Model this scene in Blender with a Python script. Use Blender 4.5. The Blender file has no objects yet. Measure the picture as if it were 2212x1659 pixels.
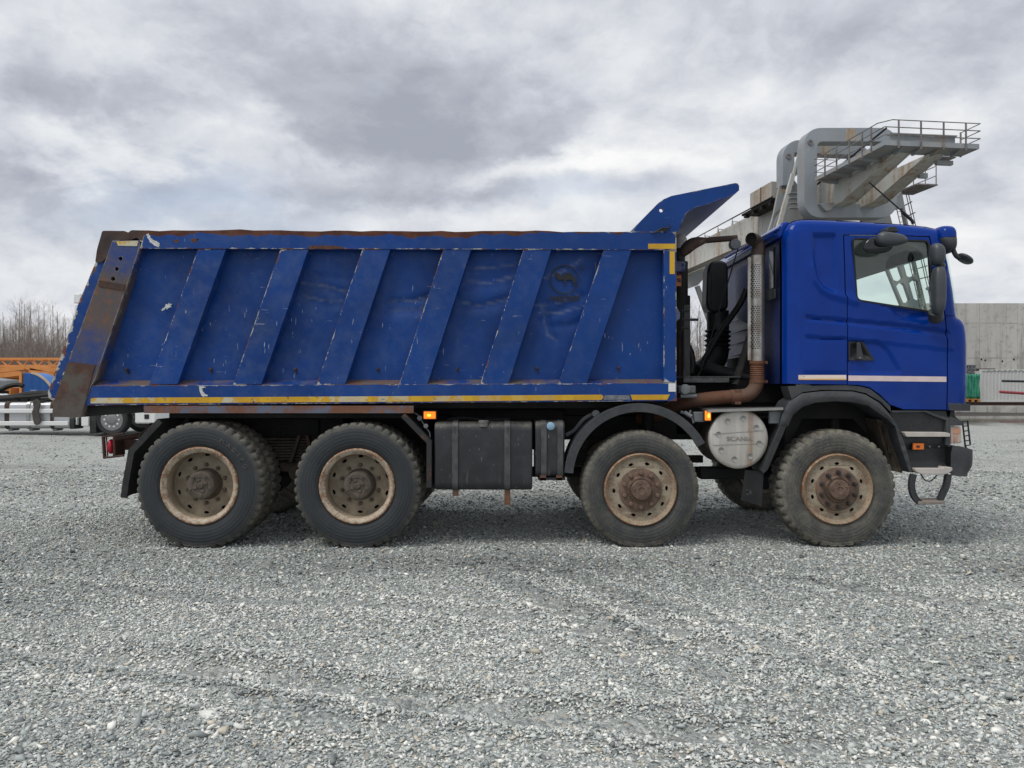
import bpy, bmesh, math, random
import numpy as np
from mathutils import Vector, Matrix
from mathutils.geometry import tessellate_polygon, delaunay_2d_cdt

random.seed(7); rng = np.random.default_rng(7)
S = bpy.context.scene; COL = S.collection
R = math.radians
# ---------------------------------------------------------------- camera, sky, sun, exposure
CAM_D, CAM_H, FPX, CX, HY = 7.26, 1.507, 1662.0, 1106.0, 838.0   # distance to the truck's side, eye height, focal length (photo px)
cam_data = bpy.data.cameras.new('camera'); cam = bpy.data.objects.new('camera', cam_data); COL.objects.link(cam)
cam.location = (0, -CAM_D, CAM_H); cam.rotation_euler = (R(90), 0, 0)
cam_data.sensor_width = 36; cam_data.lens = 36 * FPX / 2212; cam_data.shift_y = (HY - 829.5) / 2212
cam_data.clip_start = 0.05; cam_data.clip_end = 6000
S.camera = cam
S.view_settings.view_transform = 'Standard'; S.view_settings.look = 'None'
S.view_settings.exposure = 0.42; S.view_settings.gamma = 1
S.render.engine = 'CYCLES'
S.cycles.use_denoising = True
S.cycles.max_bounces = 8; S.cycles.transparent_max_bounces = 12
S.cycles.caustics_reflective = False; S.cycles.caustics_refractive = False
SUN_EL, SUN_AZ = 58, 232          # degrees; azimuth clockwise from +y (the sun stands behind the camera, a little left)

def at(px, py, y=0.0):
    """photo position (2212 px wide view) at depth plane y -> world point"""
    d = y + CAM_D
    return Vector(((px - CX) / FPX * d, y, CAM_H + (HY - py) / FPX * d))
def xz(px, py, y=0.0):
    p = at(px, py, y); return (p.x, p.z)

# ---------------------------------------------------------------- node helper
class NT:
    def __init__(s, tree): s.t = tree; tree.nodes.clear()
    def n(s, kind, ins=None, **props):
        nd = s.t.nodes.new(kind)
        for k, v in props.items(): setattr(nd, k, v)
        for k, v in (ins or {}).items(): s.set(nd.inputs[k], v)
        return nd
    def set(s, sock, v):
        if isinstance(v, bpy.types.NodeSocket): s.t.links.new(v, sock)
        elif v is not None:
            if sock.type == 'RGBA' and len(v) == 3: v = (*v, 1)
            sock.default_value = v
    def m(s, op, a, b=None, c=None, clamp=False):
        nd = s.n('ShaderNodeMath', operation=op, use_clamp=clamp)
        for i, v in enumerate((a, b, c)):
            if v is not None: s.set(nd.inputs[i], v)
        return nd.outputs[0]
    def mix(s, f, a, b, blend='MIX'):
        nd = s.n('ShaderNodeMix', data_type='RGBA', blend_type=blend, clamp_factor=True)
        s.set(nd.inputs[0], f); s.set(nd.inputs[6], a); s.set(nd.inputs[7], b)
        return nd.outputs[2]
    def noise(s, vec, scale, detail=4, rough=.55, dist=0.0, out=0):
        nd = s.n('ShaderNodeTexNoise', {'Scale': scale, 'Detail': detail, 'Roughness': rough, 'Distortion': dist})
        if vec is not None: s.set(nd.inputs['Vector'], vec)
        return nd.outputs[out]
    def ss(s, v, lo, hi):
        nd = s.n('ShaderNodeMapRange', {'Value': v, 'From Min': lo, 'From Max': hi}, interpolation_type='SMOOTHSTEP')
        return nd.outputs[0]
    def mapv(s, vec, scale=(1, 1, 1), rot=(0, 0, 0), loc=(0, 0, 0)):
        return s.n('ShaderNodeMapping', {'Vector': vec, 'Scale': scale, 'Rotation': rot, 'Location': loc}).outputs[0]
    def obj(s): return s.n('ShaderNodeTexCoord').outputs['Object']
    def sep(s, vec):
        o = s.n('ShaderNodeSeparateXYZ', {0: vec}).outputs; return o[0], o[1], o[2]
    def attr(s, name): return s.n('ShaderNodeAttribute', attribute_name=name).outputs['Fac']

# ---------------------------------------------------------------- sky: overcast clouds over a Nishita sky
W = bpy.data.worlds.new('World'); S.world = W; W.use_nodes = True
w = NT(W.node_tree)
sky = w.n('ShaderNodeTexSky', sky_type='NISHITA', sun_disc=False, sun_elevation=R(SUN_EL), sun_rotation=R(SUN_AZ),
          air_density=1.0, dust_density=1.5, ozone_density=1.0)
D = w.n('ShaderNodeTexCoord').outputs['Generated']
dx, dy, dz = w.sep(D)
zc = w.m('MAXIMUM', dz, 0.0)
den = w.m('ADD', zc, 0.34)
plane = w.n('ShaderNodeCombineXYZ', {0: w.m('DIVIDE', dx, den), 1: w.m('DIVIDE', dy, den), 2: 0.0}).outputs[0]
warpn = w.noise(plane, 2.0, 6, .58, out=1)
warp = w.n('ShaderNodeVectorMath', {0: warpn, 1: (.5, .5, .5)}, operation='SUBTRACT').outputs[0]
plane_w = w.n('ShaderNodeVectorMath', {0: warp, 1: (.55, .55, .55), 2: plane}, operation='MULTIPLY_ADD').outputs[0]
lump = w.n('ShaderNodeCombineXYZ', {0: dx, 1: dy, 2: w.m('MULTIPLY', dz, 1.55)}).outputs[0]
lump_w = w.n('ShaderNodeVectorMath', {0: warp, 1: (.16, .16, .16), 2: lump}, operation='MULTIPLY_ADD').outputs[0]
n1 = w.noise(lump_w, 4.2, 10, .57)
n2 = w.noise(w.mapv(lump_w, loc=(3.1, 7.7, 1.3)), 11.0, 8, .6)
az = w.m('ARCTAN2', dx, dy); el = w.m('ARCSINE', dz)
wx, wy, _ = w.sep(warp)
az = w.m('MULTIPLY_ADD', wx, .42, az); el = w.m('MULTIPLY_ADD', wy, .26, el)
def blob(px, py, sx, sy, amp):
    """one broad cloud bank or bright break, by compass direction and height"""
    a = math.atan((px - CX) / FPX); e = math.atan((HY - py) / FPX * math.cos(a))
    u = w.m('MULTIPLY', w.m('SUBTRACT', az, a), FPX / sx); v = w.m('MULTIPLY', w.m('SUBTRACT', el, e), FPX / sy)
    r2 = w.m('ADD', w.m('MULTIPLY', u, u), w.m('MULTIPLY', v, v))
    return w.m('MULTIPLY', w.m('POWER', 2.718, w.m('MULTIPLY', r2, -1.0)), amp * (.9 if amp > 0 else 1.2))
cl = w.m('MULTIPLY_ADD', n1, 1.3, -.07)
cl = w.m('MULTIPLY_ADD', w.m('SUBTRACT', n2, .5), .65, cl)
for b in [(900, 240, 330, 75, -.26), (1180, 255, 130, 70, -.20), (620, 150, 240, 60, -.16), (400, 175, 140, 40, -.10), (250, 212, 150, 30, -.16), (800, 385, 260, 45, -.20), (1020, 400, 120, 40, -.14), (1400, 390, 110, 40, -.12),
          (1900, 90, 300, 60, -.10), (1600, 140, 260, 60, -.05), (480, 350, 260, 50, -.08), (160, 390, 240, 40, -.08), (2150, 400, 120, 120, -.05),
          (1180, 335, 200, 38, .34), (1380, 300, 160, 45, .24), (1600, 320, 200, 70, .16), (150, 275, 220, 36, .30), (330, 325, 220, 26, .22), (590, 205, 50, 30, .22), (690, 272, 90, 24, .18), (460, 255, 90, 26, .12),
          (80, 70, 260, 80, .12), (1060, 45, 240, 50, .10), (2080, 190, 160, 70, .16), (1500, 220, 160, 40, .08), (1250, 475, 600, 26, .07), (80, 570, 260, 50, .18), (2180, 560, 160, 120, .16), (100, 480, 150, 30, .10)]:
    cl = w.m('ADD', cl, blob(*b))
hz = w.ss(dz, 0.0, .12)
cl = w.m('ADD', cl, w.m('MULTIPLY', w.m('SUBTRACT', 1.0, hz), .10))
rampn = w.n('ShaderNodeValToRGB', {0: cl}); cr = rampn.color_ramp
cr.elements[0].position = .12; cr.elements[0].color = (.28, .30, .35, 1)
cr.elements[1].position = .92; cr.elements[1].color = (.72, .725, .72, 1)
for p, c in ((.36, (.375, .395, .445)), (.52, (.475, .495, .54)), (.68, (.575, .59, .615))):
    e = cr.elements.new(p); e.color = (*c, 1)
gap = w.m('ADD', blob(440, 425, 200, 60, .55), blob(1230, 425, 120, 40, .35))
gap = w.m('ADD', gap, w.m('MULTIPLY', w.ss(n2, .52, .7), .10))
skyc = w.n('ShaderNodeVectorMath', {0: sky.outputs[0], 1: (.10, .10, .10)}, operation='MULTIPLY').outputs[0]
skyblue = w.mix(.35, skyc, (.50, .56, .68))
final = w.mix(gap, rampn.outputs[0], skyblue)
bg = w.n('ShaderNodeBackground', {'Color': final, 'Strength': 1.0})
w.t.links.new(bg.outputs[0], w.n('ShaderNodeOutputWorld').inputs[0])
W.cycles.sampling_method = 'MANUAL'; W.cycles.sample_map_resolution = 512

sl = bpy.data.lights.new('sun', 'SUN'); sun = bpy.data.objects.new('sun', sl); COL.objects.link(sun)
sl.energy = 1.5; sl.angle = R(28); sl.color = (1, .96, .9)
sa = R(SUN_AZ); sd = Vector((math.sin(sa) * math.cos(R(SUN_EL)), math.cos(sa) * math.cos(R(SUN_EL)), math.sin(R(SUN_EL))))
sun.rotation_euler = sd.to_track_quat('Z', 'Y').to_euler(); sun.location = (0, -20, 40)

# ---------------------------------------------------------------- materials
def lin(h):
    h = h.lstrip('#'); o = []
    for i in (0, 2, 4):
        c = int(h[i:i + 2], 16) / 255; o.append(c / 12.92 if c <= .04045 else ((c + .055) / 1.055) ** 2.4)
    return tuple(o)
def material(name, fn):
    m = bpy.data.materials.new(name); m.use_nodes = True; t = NT(m.node_tree)
    out = t.n('ShaderNodeOutputMaterial'); r = fn(t)
    if isinstance(r, dict):
        b = t.n('ShaderNodeBsdfPrincipled')
        for k, v in r.items(): t.set(b.inputs[k], v)
        r = b.outputs[0]
    t.t.links.new(r, out.inputs[0]); return m
def bump(t, h, strength=.3, dist=.01):
    return t.n('ShaderNodeBump', {'Height': h, 'Strength': strength, 'Distance': dist}).outputs[0]
def simple(name, col, rough=.6, metal=0.0, var=.25, scale=6.0, bmp=.0, dust=0.0, dustcol=(.16, .14, .11), coat=0.0):
    def f(t):
        o = t.obj(); n = t.noise(o, scale, 5, .6); n3 = t.noise(o, scale * 9, 4, .6)
        a = tuple(c * (1 - var) for c in col); b = tuple(min(1, c * (1 + var)) for c in col)
        c = t.mix(t.ss(n, .3, .7), a, b)
        if dust: c = t.mix(t.m('MULTIPLY', t.ss(t.m('MULTIPLY_ADD', n3, .5, t.m('MULTIPLY', n, .5)), .38, .68), dust), c, dustcol)
        d = {'Base Color': c, 'Roughness': t.m('MULTIPLY_ADD', n3, .25, rough - .12), 'Metallic': metal}
        if coat: d['Coat Weight'] = coat; d['Coat Roughness'] = .06
        if bmp: d['Normal'] = bump(t, n3, bmp, .004)
        return d
    return material(name, f)

RUST = lin('#5a3222'); RUST2 = lin('#7d4a2c'); PALE = lin('#b9b4a8')
def paint_tipper(name, rust_top=False, chips=1.0, rusty=0.0, dull=0.12, edge_w=1.0):
    def f(t):
        o = t.obj(); x, y, z = t.sep(o)
        lo = t.noise(o, 1.3, 5, .6); mid = t.noise(o, 7, 6, .65); fine = t.noise(o, 60, 3, .6)
        c = t.mix(t.ss(lo, .3, .7), lin('#0c3674'), lin('#124188'))
        # dust film and mottling, heavier towards the tail
        tail = t.m('MULTIPLY_ADD', t.ss(x, 2.2, -2.6), .75, .25)
        c = t.mix(t.m('MULTIPLY', t.m('MULTIPLY', t.ss(mid, .35, .8), tail), dull * 1.9), c, lin('#66728a'))
        speck = t.ss(t.noise(o, 150, 2, .5), .70, .78)
        c = t.mix(t.m('MULTIPLY', speck, .35), c, lin('#9aa0ad'))
        c = t.mix(t.m('MULTIPLY', t.m('MULTIPLY', t.ss(t.noise(o, 2.1, 6, .7), .5, .75), tail), .34), c, lin('#2a3550'))
        sf = t.m('MULTIPLY', t.m('MINIMUM', t.attr('scuff'), 1.0), t.ss(t.noise(o, 14, 4, .6), .25, .6))
        c = t.mix(t.m('MULTIPLY', sf, .34), c, lin('#8b8f93'))
        # thin pale scratches, steep strokes left by loading
        sv = t.mapv(o, scale=(58, 40, 9), rot=(0, R(17), 0))
        sc = t.m('MULTIPLY', t.ss(t.noise(sv, 1, 2, .45, .3), .715, .74), t.ss(t.noise(o, 2.3, 3), .42, .6))
        sv2 = t.mapv(o, scale=(7, 40, 75), rot=(0, R(-8), 0))
        sc2 = t.m('MULTIPLY', t.ss(t.noise(sv2, 1, 2, .45, .4), .725, .745), t.ss(t.noise(o, 3.1, 3), .5, .6))
        sc = t.m('MAXIMUM', sc, t.m('MULTIPLY', sc2, .6))
        c = t.mix(t.m('MULTIPLY', sc, .8 * chips, clamp=True), c, lin('#a9afba'))
        rust = t.m('MULTIPLY', t.ss(t.m('MULTIPLY_ADD', fine, .25, t.m('MULTIPLY_ADD', mid, .6, t.m('MULTIPLY', lo, .35))), .76, .8), 1.0)
        # worn edges: bare metal, then rust
        e = t.attr('edge_distance')
        ew = t.m('MULTIPLY_ADD', t.noise(o, 11, 5, .7), .05 * edge_w, -.0215 * (1 + .72 * (edge_w - 1)))
        edge = t.ss(t.m('SUBTRACT', ew, e), -.001, .002)
        ec = t.mix(t.ss(t.noise(o, 9, 4, .6), .45, .55), lin('#b3b0a8'), lin('#6b4433'))
        c = t.mix(t.m('MULTIPLY', edge, chips, clamp=True), c, ec)
        if rust_top:
            tz = t.attr('top_distance')
            rw = t.m('MULTIPLY_ADD', t.noise(t.mapv(o, scale=(1, 1, .35)), 4.5, 6, .65), .16, -.035)
            # the rust fades out towards the front of the rail
            rw = t.m('SUBTRACT', rw, t.m('MULTIPLY', t.ss(x, -.6, 2.2), .07))
            c = t.mix(t.ss(t.m('SUBTRACT', rw, tz), -.003, .006), c, t.mix(t.ss(mid, .4, .6), lin('#4a2b22'), lin('#5e3a2b')))
        if rusty:
            g = t.m('ADD', t.m('MULTIPLY', lo, .75), t.m('MULTIPLY', mid, .45))
            c = t.mix(t.ss(g, .66 - .22 * rusty, .74 - .1 * rusty), c, t.mix(t.ss(mid, .35, .65), lin('#6e4a35'), lin('#5b5a58')))
        return {'Base Color': c, 'Roughness': t.m('MULTIPLY_ADD', mid, .3, .30), 'Specular IOR Level': .22, 'Normal': bump(t, t.m('MULTIPLY_ADD', fine, .2, mid), .08, .006)}
    return material(name, f)
M = {}
M['panel'] = paint_tipper('tipper_panel_paint', chips=.9)
M['rail'] = paint_tipper('tipper_rail_paint', rust_top=True)
M['rib'] = paint_tipper('tipper_rib_paint', chips=1.0, dull=.16)
M['lower_rail'] = paint_tipper('tipper_lower_rail_paint', chips=.8)
def postpaint(t):
    o = t.obj(); x, y, z = t.sep(o); lo = t.noise(o, 3.2, 6, .7, .3); mid = t.noise(o, 13, 6, .7); fine = t.noise(o, 60, 3)
    blue = t.mix(t.ss(mid, .35, .7), lin('#16397f'), lin('#39486a'))
    rust = t.mix(t.ss(lo, .4, .6), lin('#5b4c42'), lin('#4f4a48')); rust = t.mix(t.ss(mid, .52, .66), rust, lin('#6d4d38'))
    zz = t.m('MULTIPLY_ADD', t.m('SUBTRACT', lo, .5), .9, z)
    k = t.m('MULTIPLY', t.ss(zz, xz(0, 775)[1], xz(0, 700)[1]), t.ss(zz, xz(0, 548)[1], xz(0, 600)[1]))
    k = t.m('MAXIMUM', k, t.ss(zz, xz(0, 775)[1], xz(0, 800)[1]))
    c = t.mix(t.m('MULTIPLY_ADD', k, .85, .08), blue, rust)
    e = t.ss(t.m('SUBTRACT', t.m('MULTIPLY_ADD', t.noise(o, 11, 5, .7), .05, -.02), t.attr('edge_distance')), -.001, .002)
    c = t.mix(t.m('MULTIPLY', e, .55), c, lin('#8d867c'))
    return {'Base Color': c, 'Roughness': .7, 'Normal': bump(t, t.m('ADD', mid, t.m('MULTIPLY', fine, .3)), .15, .006)}
M['post'] = material('tipper_post_rust', postpaint)
M['canopy'] = paint_tipper('tipper_canopy_paint', chips=.35, dull=.06)
def rusty_plate(name, a, b, c_):
    def f(t):
        o = t.obj(); lo = t.noise(o, 2.6, 6, .65, .4); mid = t.noise(o, 11, 6, .7); fine = t.noise(o, 70, 3)
        c = t.mix(t.ss(lo, .40, .58), a, b); c = t.mix(t.ss(mid, .52, .64), c, c_)
        c = t.mix(t.m('MULTIPLY', t.ss(fine, .5, .8), .35), c, lin('#2b211d'))
        return {'Base Color': c, 'Roughness': .8, 'Normal': bump(t, t.m('ADD', mid, t.m('MULTIPLY', fine, .4)), .25, .006)}
    return material(name, f)
M['rust_plate'] = rusty_plate('rusted_wear_plate', lin('#56524c'), lin('#4b332b'), lin('#5a4238'))
M['rust_strip'] = rusty_plate('rusted_blue_strip', lin('#5d6679'), lin('#6f4a38'), lin('#7b543c'))
M['rust_dark'] = rusty_plate('dark_rusted_steel', lin('#3a302c'), lin('#4a3228'), lin('#332b2a'))
M['rust_pipe'] = rusty_plate('rusted_exhaust_pipe', lin('#5f4a3e'), lin('#6b4430'), lin('#73513c'))
def tape(name, wear):
    def f(t):
        o = t.obj(); x, y, z = t.sep(o); mid = t.noise(o, 9, 6, .7); lo = t.noise(o, 1.2, 4)
        c = t.mix(t.ss(mid, .4, .7), lin('#c79a1c'), lin('#b98d16'))
        wv = t.m('MULTIPLY', t.ss(t.m('ADD', t.m('MULTIPLY', mid, .7), t.m('MULTIPLY', lo, .4)), .56, .62), wear)
        wv = t.m('MULTIPLY', wv, t.ss(x, 1.4, -2.4))
        c = t.mix(wv, c, lin('#bdb9a2'))
        ch = t.m('MULTIPLY', t.ss(t.noise(o, 24, 5, .7), .69, .72), wear)
        ed = t.ss(t.m('SUBTRACT', t.m('MULTIPLY_ADD', t.noise(o, 14, 5, .7), .045, -.0285), t.attr('edge_distance')), -.001, .001)
        c = t.mix(t.m('MAXIMUM', t.m('MULTIPLY', ch, .9), t.m('MULTIPLY', ed, .85)), c, lin('#30406b'))
        bar = t.m('LESS_THAN', t.m('FRACT', t.m('MULTIPLY', x, 2.1)), .22)
        c = t.mix(t.m('MULTIPLY', bar, .25), c, lin('#e6c02a'))
        return {'Base Color': c, 'Roughness': .45}
    return material(name, f)
M['tape_worn'] = tape('worn_yellow_tape', 1.0)
M['tape'] = tape('yellow_tape', .15)
def cabpaint(t):
    o = t.obj(); n = t.noise(o, 2.5, 4); f = t.noise(o, 90, 3, .6)
    x, y, z = t.sep(o)
    c = t.mix(t.ss(n, .3, .7), lin('#042f80'), lin('#05358c'))
    dirt = t.m('MULTIPLY', t.ss(t.m('MULTIPLY_ADD', t.noise(o, 5, 5), .5, t.m('MULTIPLY', z, -.55)), -.72, -.45), .09)
    c = t.mix(dirt, c, lin('#4c4f5c'))
    c = t.mix(t.m('MULTIPLY', t.ss(t.noise(o, 130, 2), .7, .78), .08), c, lin('#9098a8'))
    return {'Base Color': c, 'Roughness': t.m('MULTIPLY_ADD', f, .08, .2), 'Coat Weight': .28, 'Coat Roughness': .05, 'Specular IOR Level': .06}
M['cab'] = material('cab_blue_paint', cabpaint)
M['cab_rear'] = simple('shaded_blue_cab_back', lin('#0a2258'), .5, var=.2, scale=3, dust=.12, dustcol=lin('#232c44'))  # cab blue darkened and dulled; the back's dark reflections are put into the colour
M['strip_pale'] = simple('pale_reflective_strip', lin('#d8c6c4'), .4, var=.06, scale=9)
def strip2(t):
    o = t.obj(); x, y, z = t.sep(o)
    f = t.ss(z, 1.60, 1.585)
    return {'Base Color': t.mix(f, lin('#dccbbf'), lin('#d3a24a')), 'Roughness': .4}
M['strip_cream'] = material('cream_reflective_strip', strip2)
M['plastic'] = simple('dark_grey_plastic', lin('#34383e'), .55, var=.15, scale=5, dust=.35, dustcol=lin('#5b5850'), bmp=.05)
M['plastic_step'] = simple('dark_step_plastic', lin('#1d2226'), .5, var=.2, scale=5, dust=.35, dustcol=lin('#4d4b46'))
M['black'] = simple('black_painted_steel', lin('#191b1e'), .55, var=.25, scale=4, dust=.45, dustcol=lin('#494640'))
def tankpaint(t):
    o = t.obj(); x, y, z = t.sep(o); mid = t.noise(o, 6, 6, .65); fine = t.noise(o, 50, 4, .7); st = t.noise(t.mapv(o, scale=(11, 11, 1.0)), 1, 5, .65)
    c = t.mix(t.ss(mid, .35, .7), lin('#23262a'), lin('#33363a'))
    c = t.mix(t.m('MULTIPLY', t.ss(st, .56, .72), t.ss(z, .95, .62)), c, lin('#6f6c66'))
    c = t.mix(t.m('MULTIPLY', t.ss(fine, .62, .72), .35), c, lin('#77756f'))
    c = t.mix(t.m('MULTIPLY', t.ss(z, 1.10, 1.18), t.ss(mid, .3, .6)), c, lin('#5d5a53'))
    sv = t.mapv(o, scale=(50, 40, 12), rot=(0, R(30), 0)); c = t.mix(t.m('MULTIPLY', t.ss(t.noise(sv, 1, 2, .45), .72, .74), .5), c, lin('#8a8a88'))
    return {'Base Color': c, 'Roughness': .5, 'Normal': bump(t, mid, .08, .01)}
M['tank'] = material('dusty_black_tank', tankpaint)
M['strap'] = simple('worn_steel_strap', lin('#43464a'), .5, metal=.2, var=.3, scale=10, dust=.5, dustcol=lin('#6b675f'))
M['dark'] = simple('dirty_chassis_black', lin('#131416'), .75, var=.3, scale=5, dust=.4, dustcol=lin('#3a352e'))
M['mud'] = simple('muddy_steel', lin('#332c25'), .85, var=.35, scale=7, dust=.5, dustcol=lin('#5b5044'), bmp=.2)
def tyre(t):
    o = t.obj(); x, y, z = t.sep(o)
    r = t.m('SQRT', t.m('ADD', t.m('MULTIPLY', x, x), t.m('MULTIPLY', z, z)))
    mid = t.noise(o, 6, 6, .65); fine = t.noise(o, 45, 4, .6)
    dust = t.attr('dustiness')
    d = t.m('MULTIPLY', t.ss(t.m('ADD', t.m('MULTIPLY', mid, .6), t.m('MULTIPLY', fine, .35)), .22, .78), t.m('MULTIPLY', dust, 1.05), clamp=True)
    c = t.mix(d, lin('#272d33'), lin('#8a8475'))
    rings = t.m('SINE', t.m('MULTIPLY', r, 210.0))
    return {'Base Color': c, 'Roughness': .82, 'Normal': bump(t, t.m('MULTIPLY_ADD', rings, .35, fine), .35, .006)}
M['tyre'] = material('dusty_tyre_rubber', tyre)
def rim(name, base, rustw):
    def f(t):
        o = t.obj(); mid = t.noise(o, 9, 6, .7); lo = t.noise(o, 3, 4); fine = t.noise(o, 55, 4, .7)
        c = t.mix(t.ss(mid, .3, .7), base, tuple(b * .7 for b in base))
        c = t.mix(t.m('MULTIPLY', t.ss(t.m('ADD', t.m('MULTIPLY', mid, .55), t.m('MULTIPLY', fine, .5)), .5, .62), rustw), c, lin('#775640'))
        e = t.attr('lip')
        c = t.mix(t.m('MULTIPLY', e, t.ss(fine, .35, .6)), c, lin('#85542f'))
        return {'Base Color': c, 'Roughness': .72, 'Normal': bump(t, fine, .25, .004)}
    return material(name, f)
M['rim_front'] = rim('rusty_cream_rim', lin('#a59a86'), .6)
M['rim_rear'] = rim('muddy_rim', lin('#9e927e'), .2)
M['rim_lip'] = rim('rusty_pale_rim_lip', lin('#b9ae9b'), .8)
M['hub'] = simple('brown_rusted_hub', lin('#69564a'), .75, var=.35, scale=14, dust=.4, dustcol=lin('#665242'), bmp=.3)
M['hub_muddy'] = simple('muddy_hub', lin('#524a42'), .75, var=.35, scale=14, dust=.5, dustcol=lin('#5f564a'), bmp=.3)
M['alu'] = simple('brushed_aluminium', lin('#a8a8a4'), .38, metal=.9, var=.12, scale=5, dust=.3, dustcol=lin('#6d675c'))
def silencer(t):
    o = t.obj(); x, y, z = t.sep(o)
    st = t.noise(t.mapv(o, scale=(9, 9, .8)), 1, 4, .6)
    cx = xz(1627, 900)[0] - TRUCK.x
    band = t.m('MULTIPLY', t.ss(t.m('ABSOLUTE', t.m('SUBTRACT', t.m('MULTIPLY_ADD', t.noise(o, 7, 4), .12, x), cx + .06)), .085, .015), t.ss(st, .38, .62))
    c = t.mix(t.ss(st, .3, .7), lin('#b5b1a9'), lin('#d0cdc7'))
    c = t.mix(t.m('MULTIPLY', band, .75), c, lin('#8d6a4a'))
    return {'Base Color': c, 'Metallic': .35, 'Roughness': .45, 'Normal': bump(t, t.noise(o, 12, 4), .1, .01)}
def heatshield(t):
    o = t.obj(); x, y, z = t.sep(o)
    sx = xz(1636, 700, .35)[0] - TRUCK.x
    u = t.m('MULTIPLY', t.m('SUBTRACT', x, sx - .028), 1 / .021)
    v = t.m('MULTIPLY', z, 1 / .0205)
    row = t.m('FLOOR', v); off = t.m('MULTIPLY', t.m('MODULO', row, 2.0), .5)
    fu = t.m('SUBTRACT', t.m('FRACT', t.m('ADD', u, off)), .5); fv = t.m('SUBTRACT', t.m('FRACT', v), .5)
    d = t.m('SQRT', t.m('ADD', t.m('MULTIPLY', fu, fu), t.m('MULTIPLY', fv, fv)))
    hole = t.m('LESS_THAN', d, .36)
    inx = t.m('MULTIPLY', t.m('GREATER_THAN', u, -2.2), t.m('LESS_THAN', u, 1.6))
    z1, z2, z3, z4 = (xz(0, p, .35)[1] for p in (756, 660, 646, 573))
    inz = t.m('ADD', t.m('MULTIPLY', t.m('GREATER_THAN', z, z1), t.m('LESS_THAN', z, z2)), t.m('MULTIPLY', t.m('GREATER_THAN', z, z3), t.m('LESS_THAN', z, z4)), clamp=True)
    hole = t.m('MULTIPLY', hole, t.m('MULTIPLY', inx, inz))
    st = t.noise(t.mapv(o, scale=(14, 14, 3)), 1, 5, .6)
    c = t.mix(t.ss(st, .35, .7), lin('#bfbdb8'), lin('#8f8981'))
    c = t.mix(t.m('MULTIPLY', t.ss(t.noise(o, 5, 5), .5, .68), .55), c, lin('#7a6553'))
    c = t.mix(hole, c, lin('#15130f'))
    return {'Base Color': c, 'Metallic': t.m('MULTIPLY_ADD', hole, -.85, .85), 'Roughness': t.m('MULTIPLY_ADD', st, .3, .25)}
def glass(name, tint, refl=.9):
    def f(t):
        fr = t.m('MULTIPLY_ADD', t.m('POWER', t.n('ShaderNodeLayerWeight', {'Blend': .5}).outputs['Facing'], 5.0), .6, .035)
        a = t.n('ShaderNodeBsdfTransparent', {'Color': tint}).outputs[0]
        b = t.n('ShaderNodeBsdfGlossy', {'Color': (refl, refl, refl), 'Roughness': .02}).outputs[0]
        return t.n('ShaderNodeMixShader', {0: fr, 1: a, 2: b}).outputs[0]
    return material(name, f)
M['glass_side'] = glass('green_side_glass', (.965, .995, .98))
M['glass_screen'] = glass('green_windscreen_glass', (.86, .98, .92))
M['glass_dark'] = simple('dark_gloss_glass', (.01, .012, .016), .08, var=.1)
M['mirror'] = simple('mirror_glass', (.02, .022, .025), .12, var=.05)
def lamp(name, col, em):
    return material(name, lambda t: {'Base Color': col, 'Roughness': .25, 'Emission Color': col, 'Emission Strength': em})
M['lamp_amber'] = lamp('lit_amber_lens', (.95, .22, .01), .7)
M['amber_core'] = lamp('lit_amber_bulb', (1, .5, .05), 1.5)
M['reflector'] = simple('orange_reflector', (.75, .18, .02), .3, var=.1)
M['lens'] = simple('clear_lamp_lens', lin('#b9aaa0'), .12, var=.08, coat=1)
M['lens_orange'] = simple('orange_lamp_insert', lin('#c08d72'), .2, var=.1, coat=1)
M['lens_red'] = simple('red_lamp_lens', (.42, .012, .03), .25, var=.1)
M['white'] = simple('white_paint', lin('#dfe0e0'), .4, var=.04, dust=.12)
M['step_alu'] = simple('pale_step_aluminium', lin('#bdb6af'), .55, metal=.1, var=.08, scale=8)
M['rubber'] = simple('black_rubber', lin('#16181a'), .6, var=.2, dust=.25, dustcol=lin('#403c36'))
M['soot'] = simple('sooty_steel', lin('#463a33'), .7, var=.3, scale=8)
M['black_hole'] = simple('soot_and_hole_shade', (.006, .006, .006), .9, var=.1)  # near-black: soot in the stack, painted shade in the other holes
M['seam'] = simple('dark_seal', (.008, .008, .009), .6, var=.1)
M['decal'] = simple('dark_decal', lin('#15171a'), .55, var=.15, scale=20)
M['liner'] = simple('grey_cab_liner', lin('#b4b8b5'), .85, var=.06, scale=3)
M['dash'] = simple('dark_dashboard', lin('#3c4140'), .7, var=.1)
M['crate_grey'] = simple('weathered_steel_grey', lin('#70757a'), .6, var=.15, dust=.3)
M['orange_label'] = simple('faded_orange_sticker', lin('#d38a5c'), .6, var=.1, scale=15)

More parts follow.
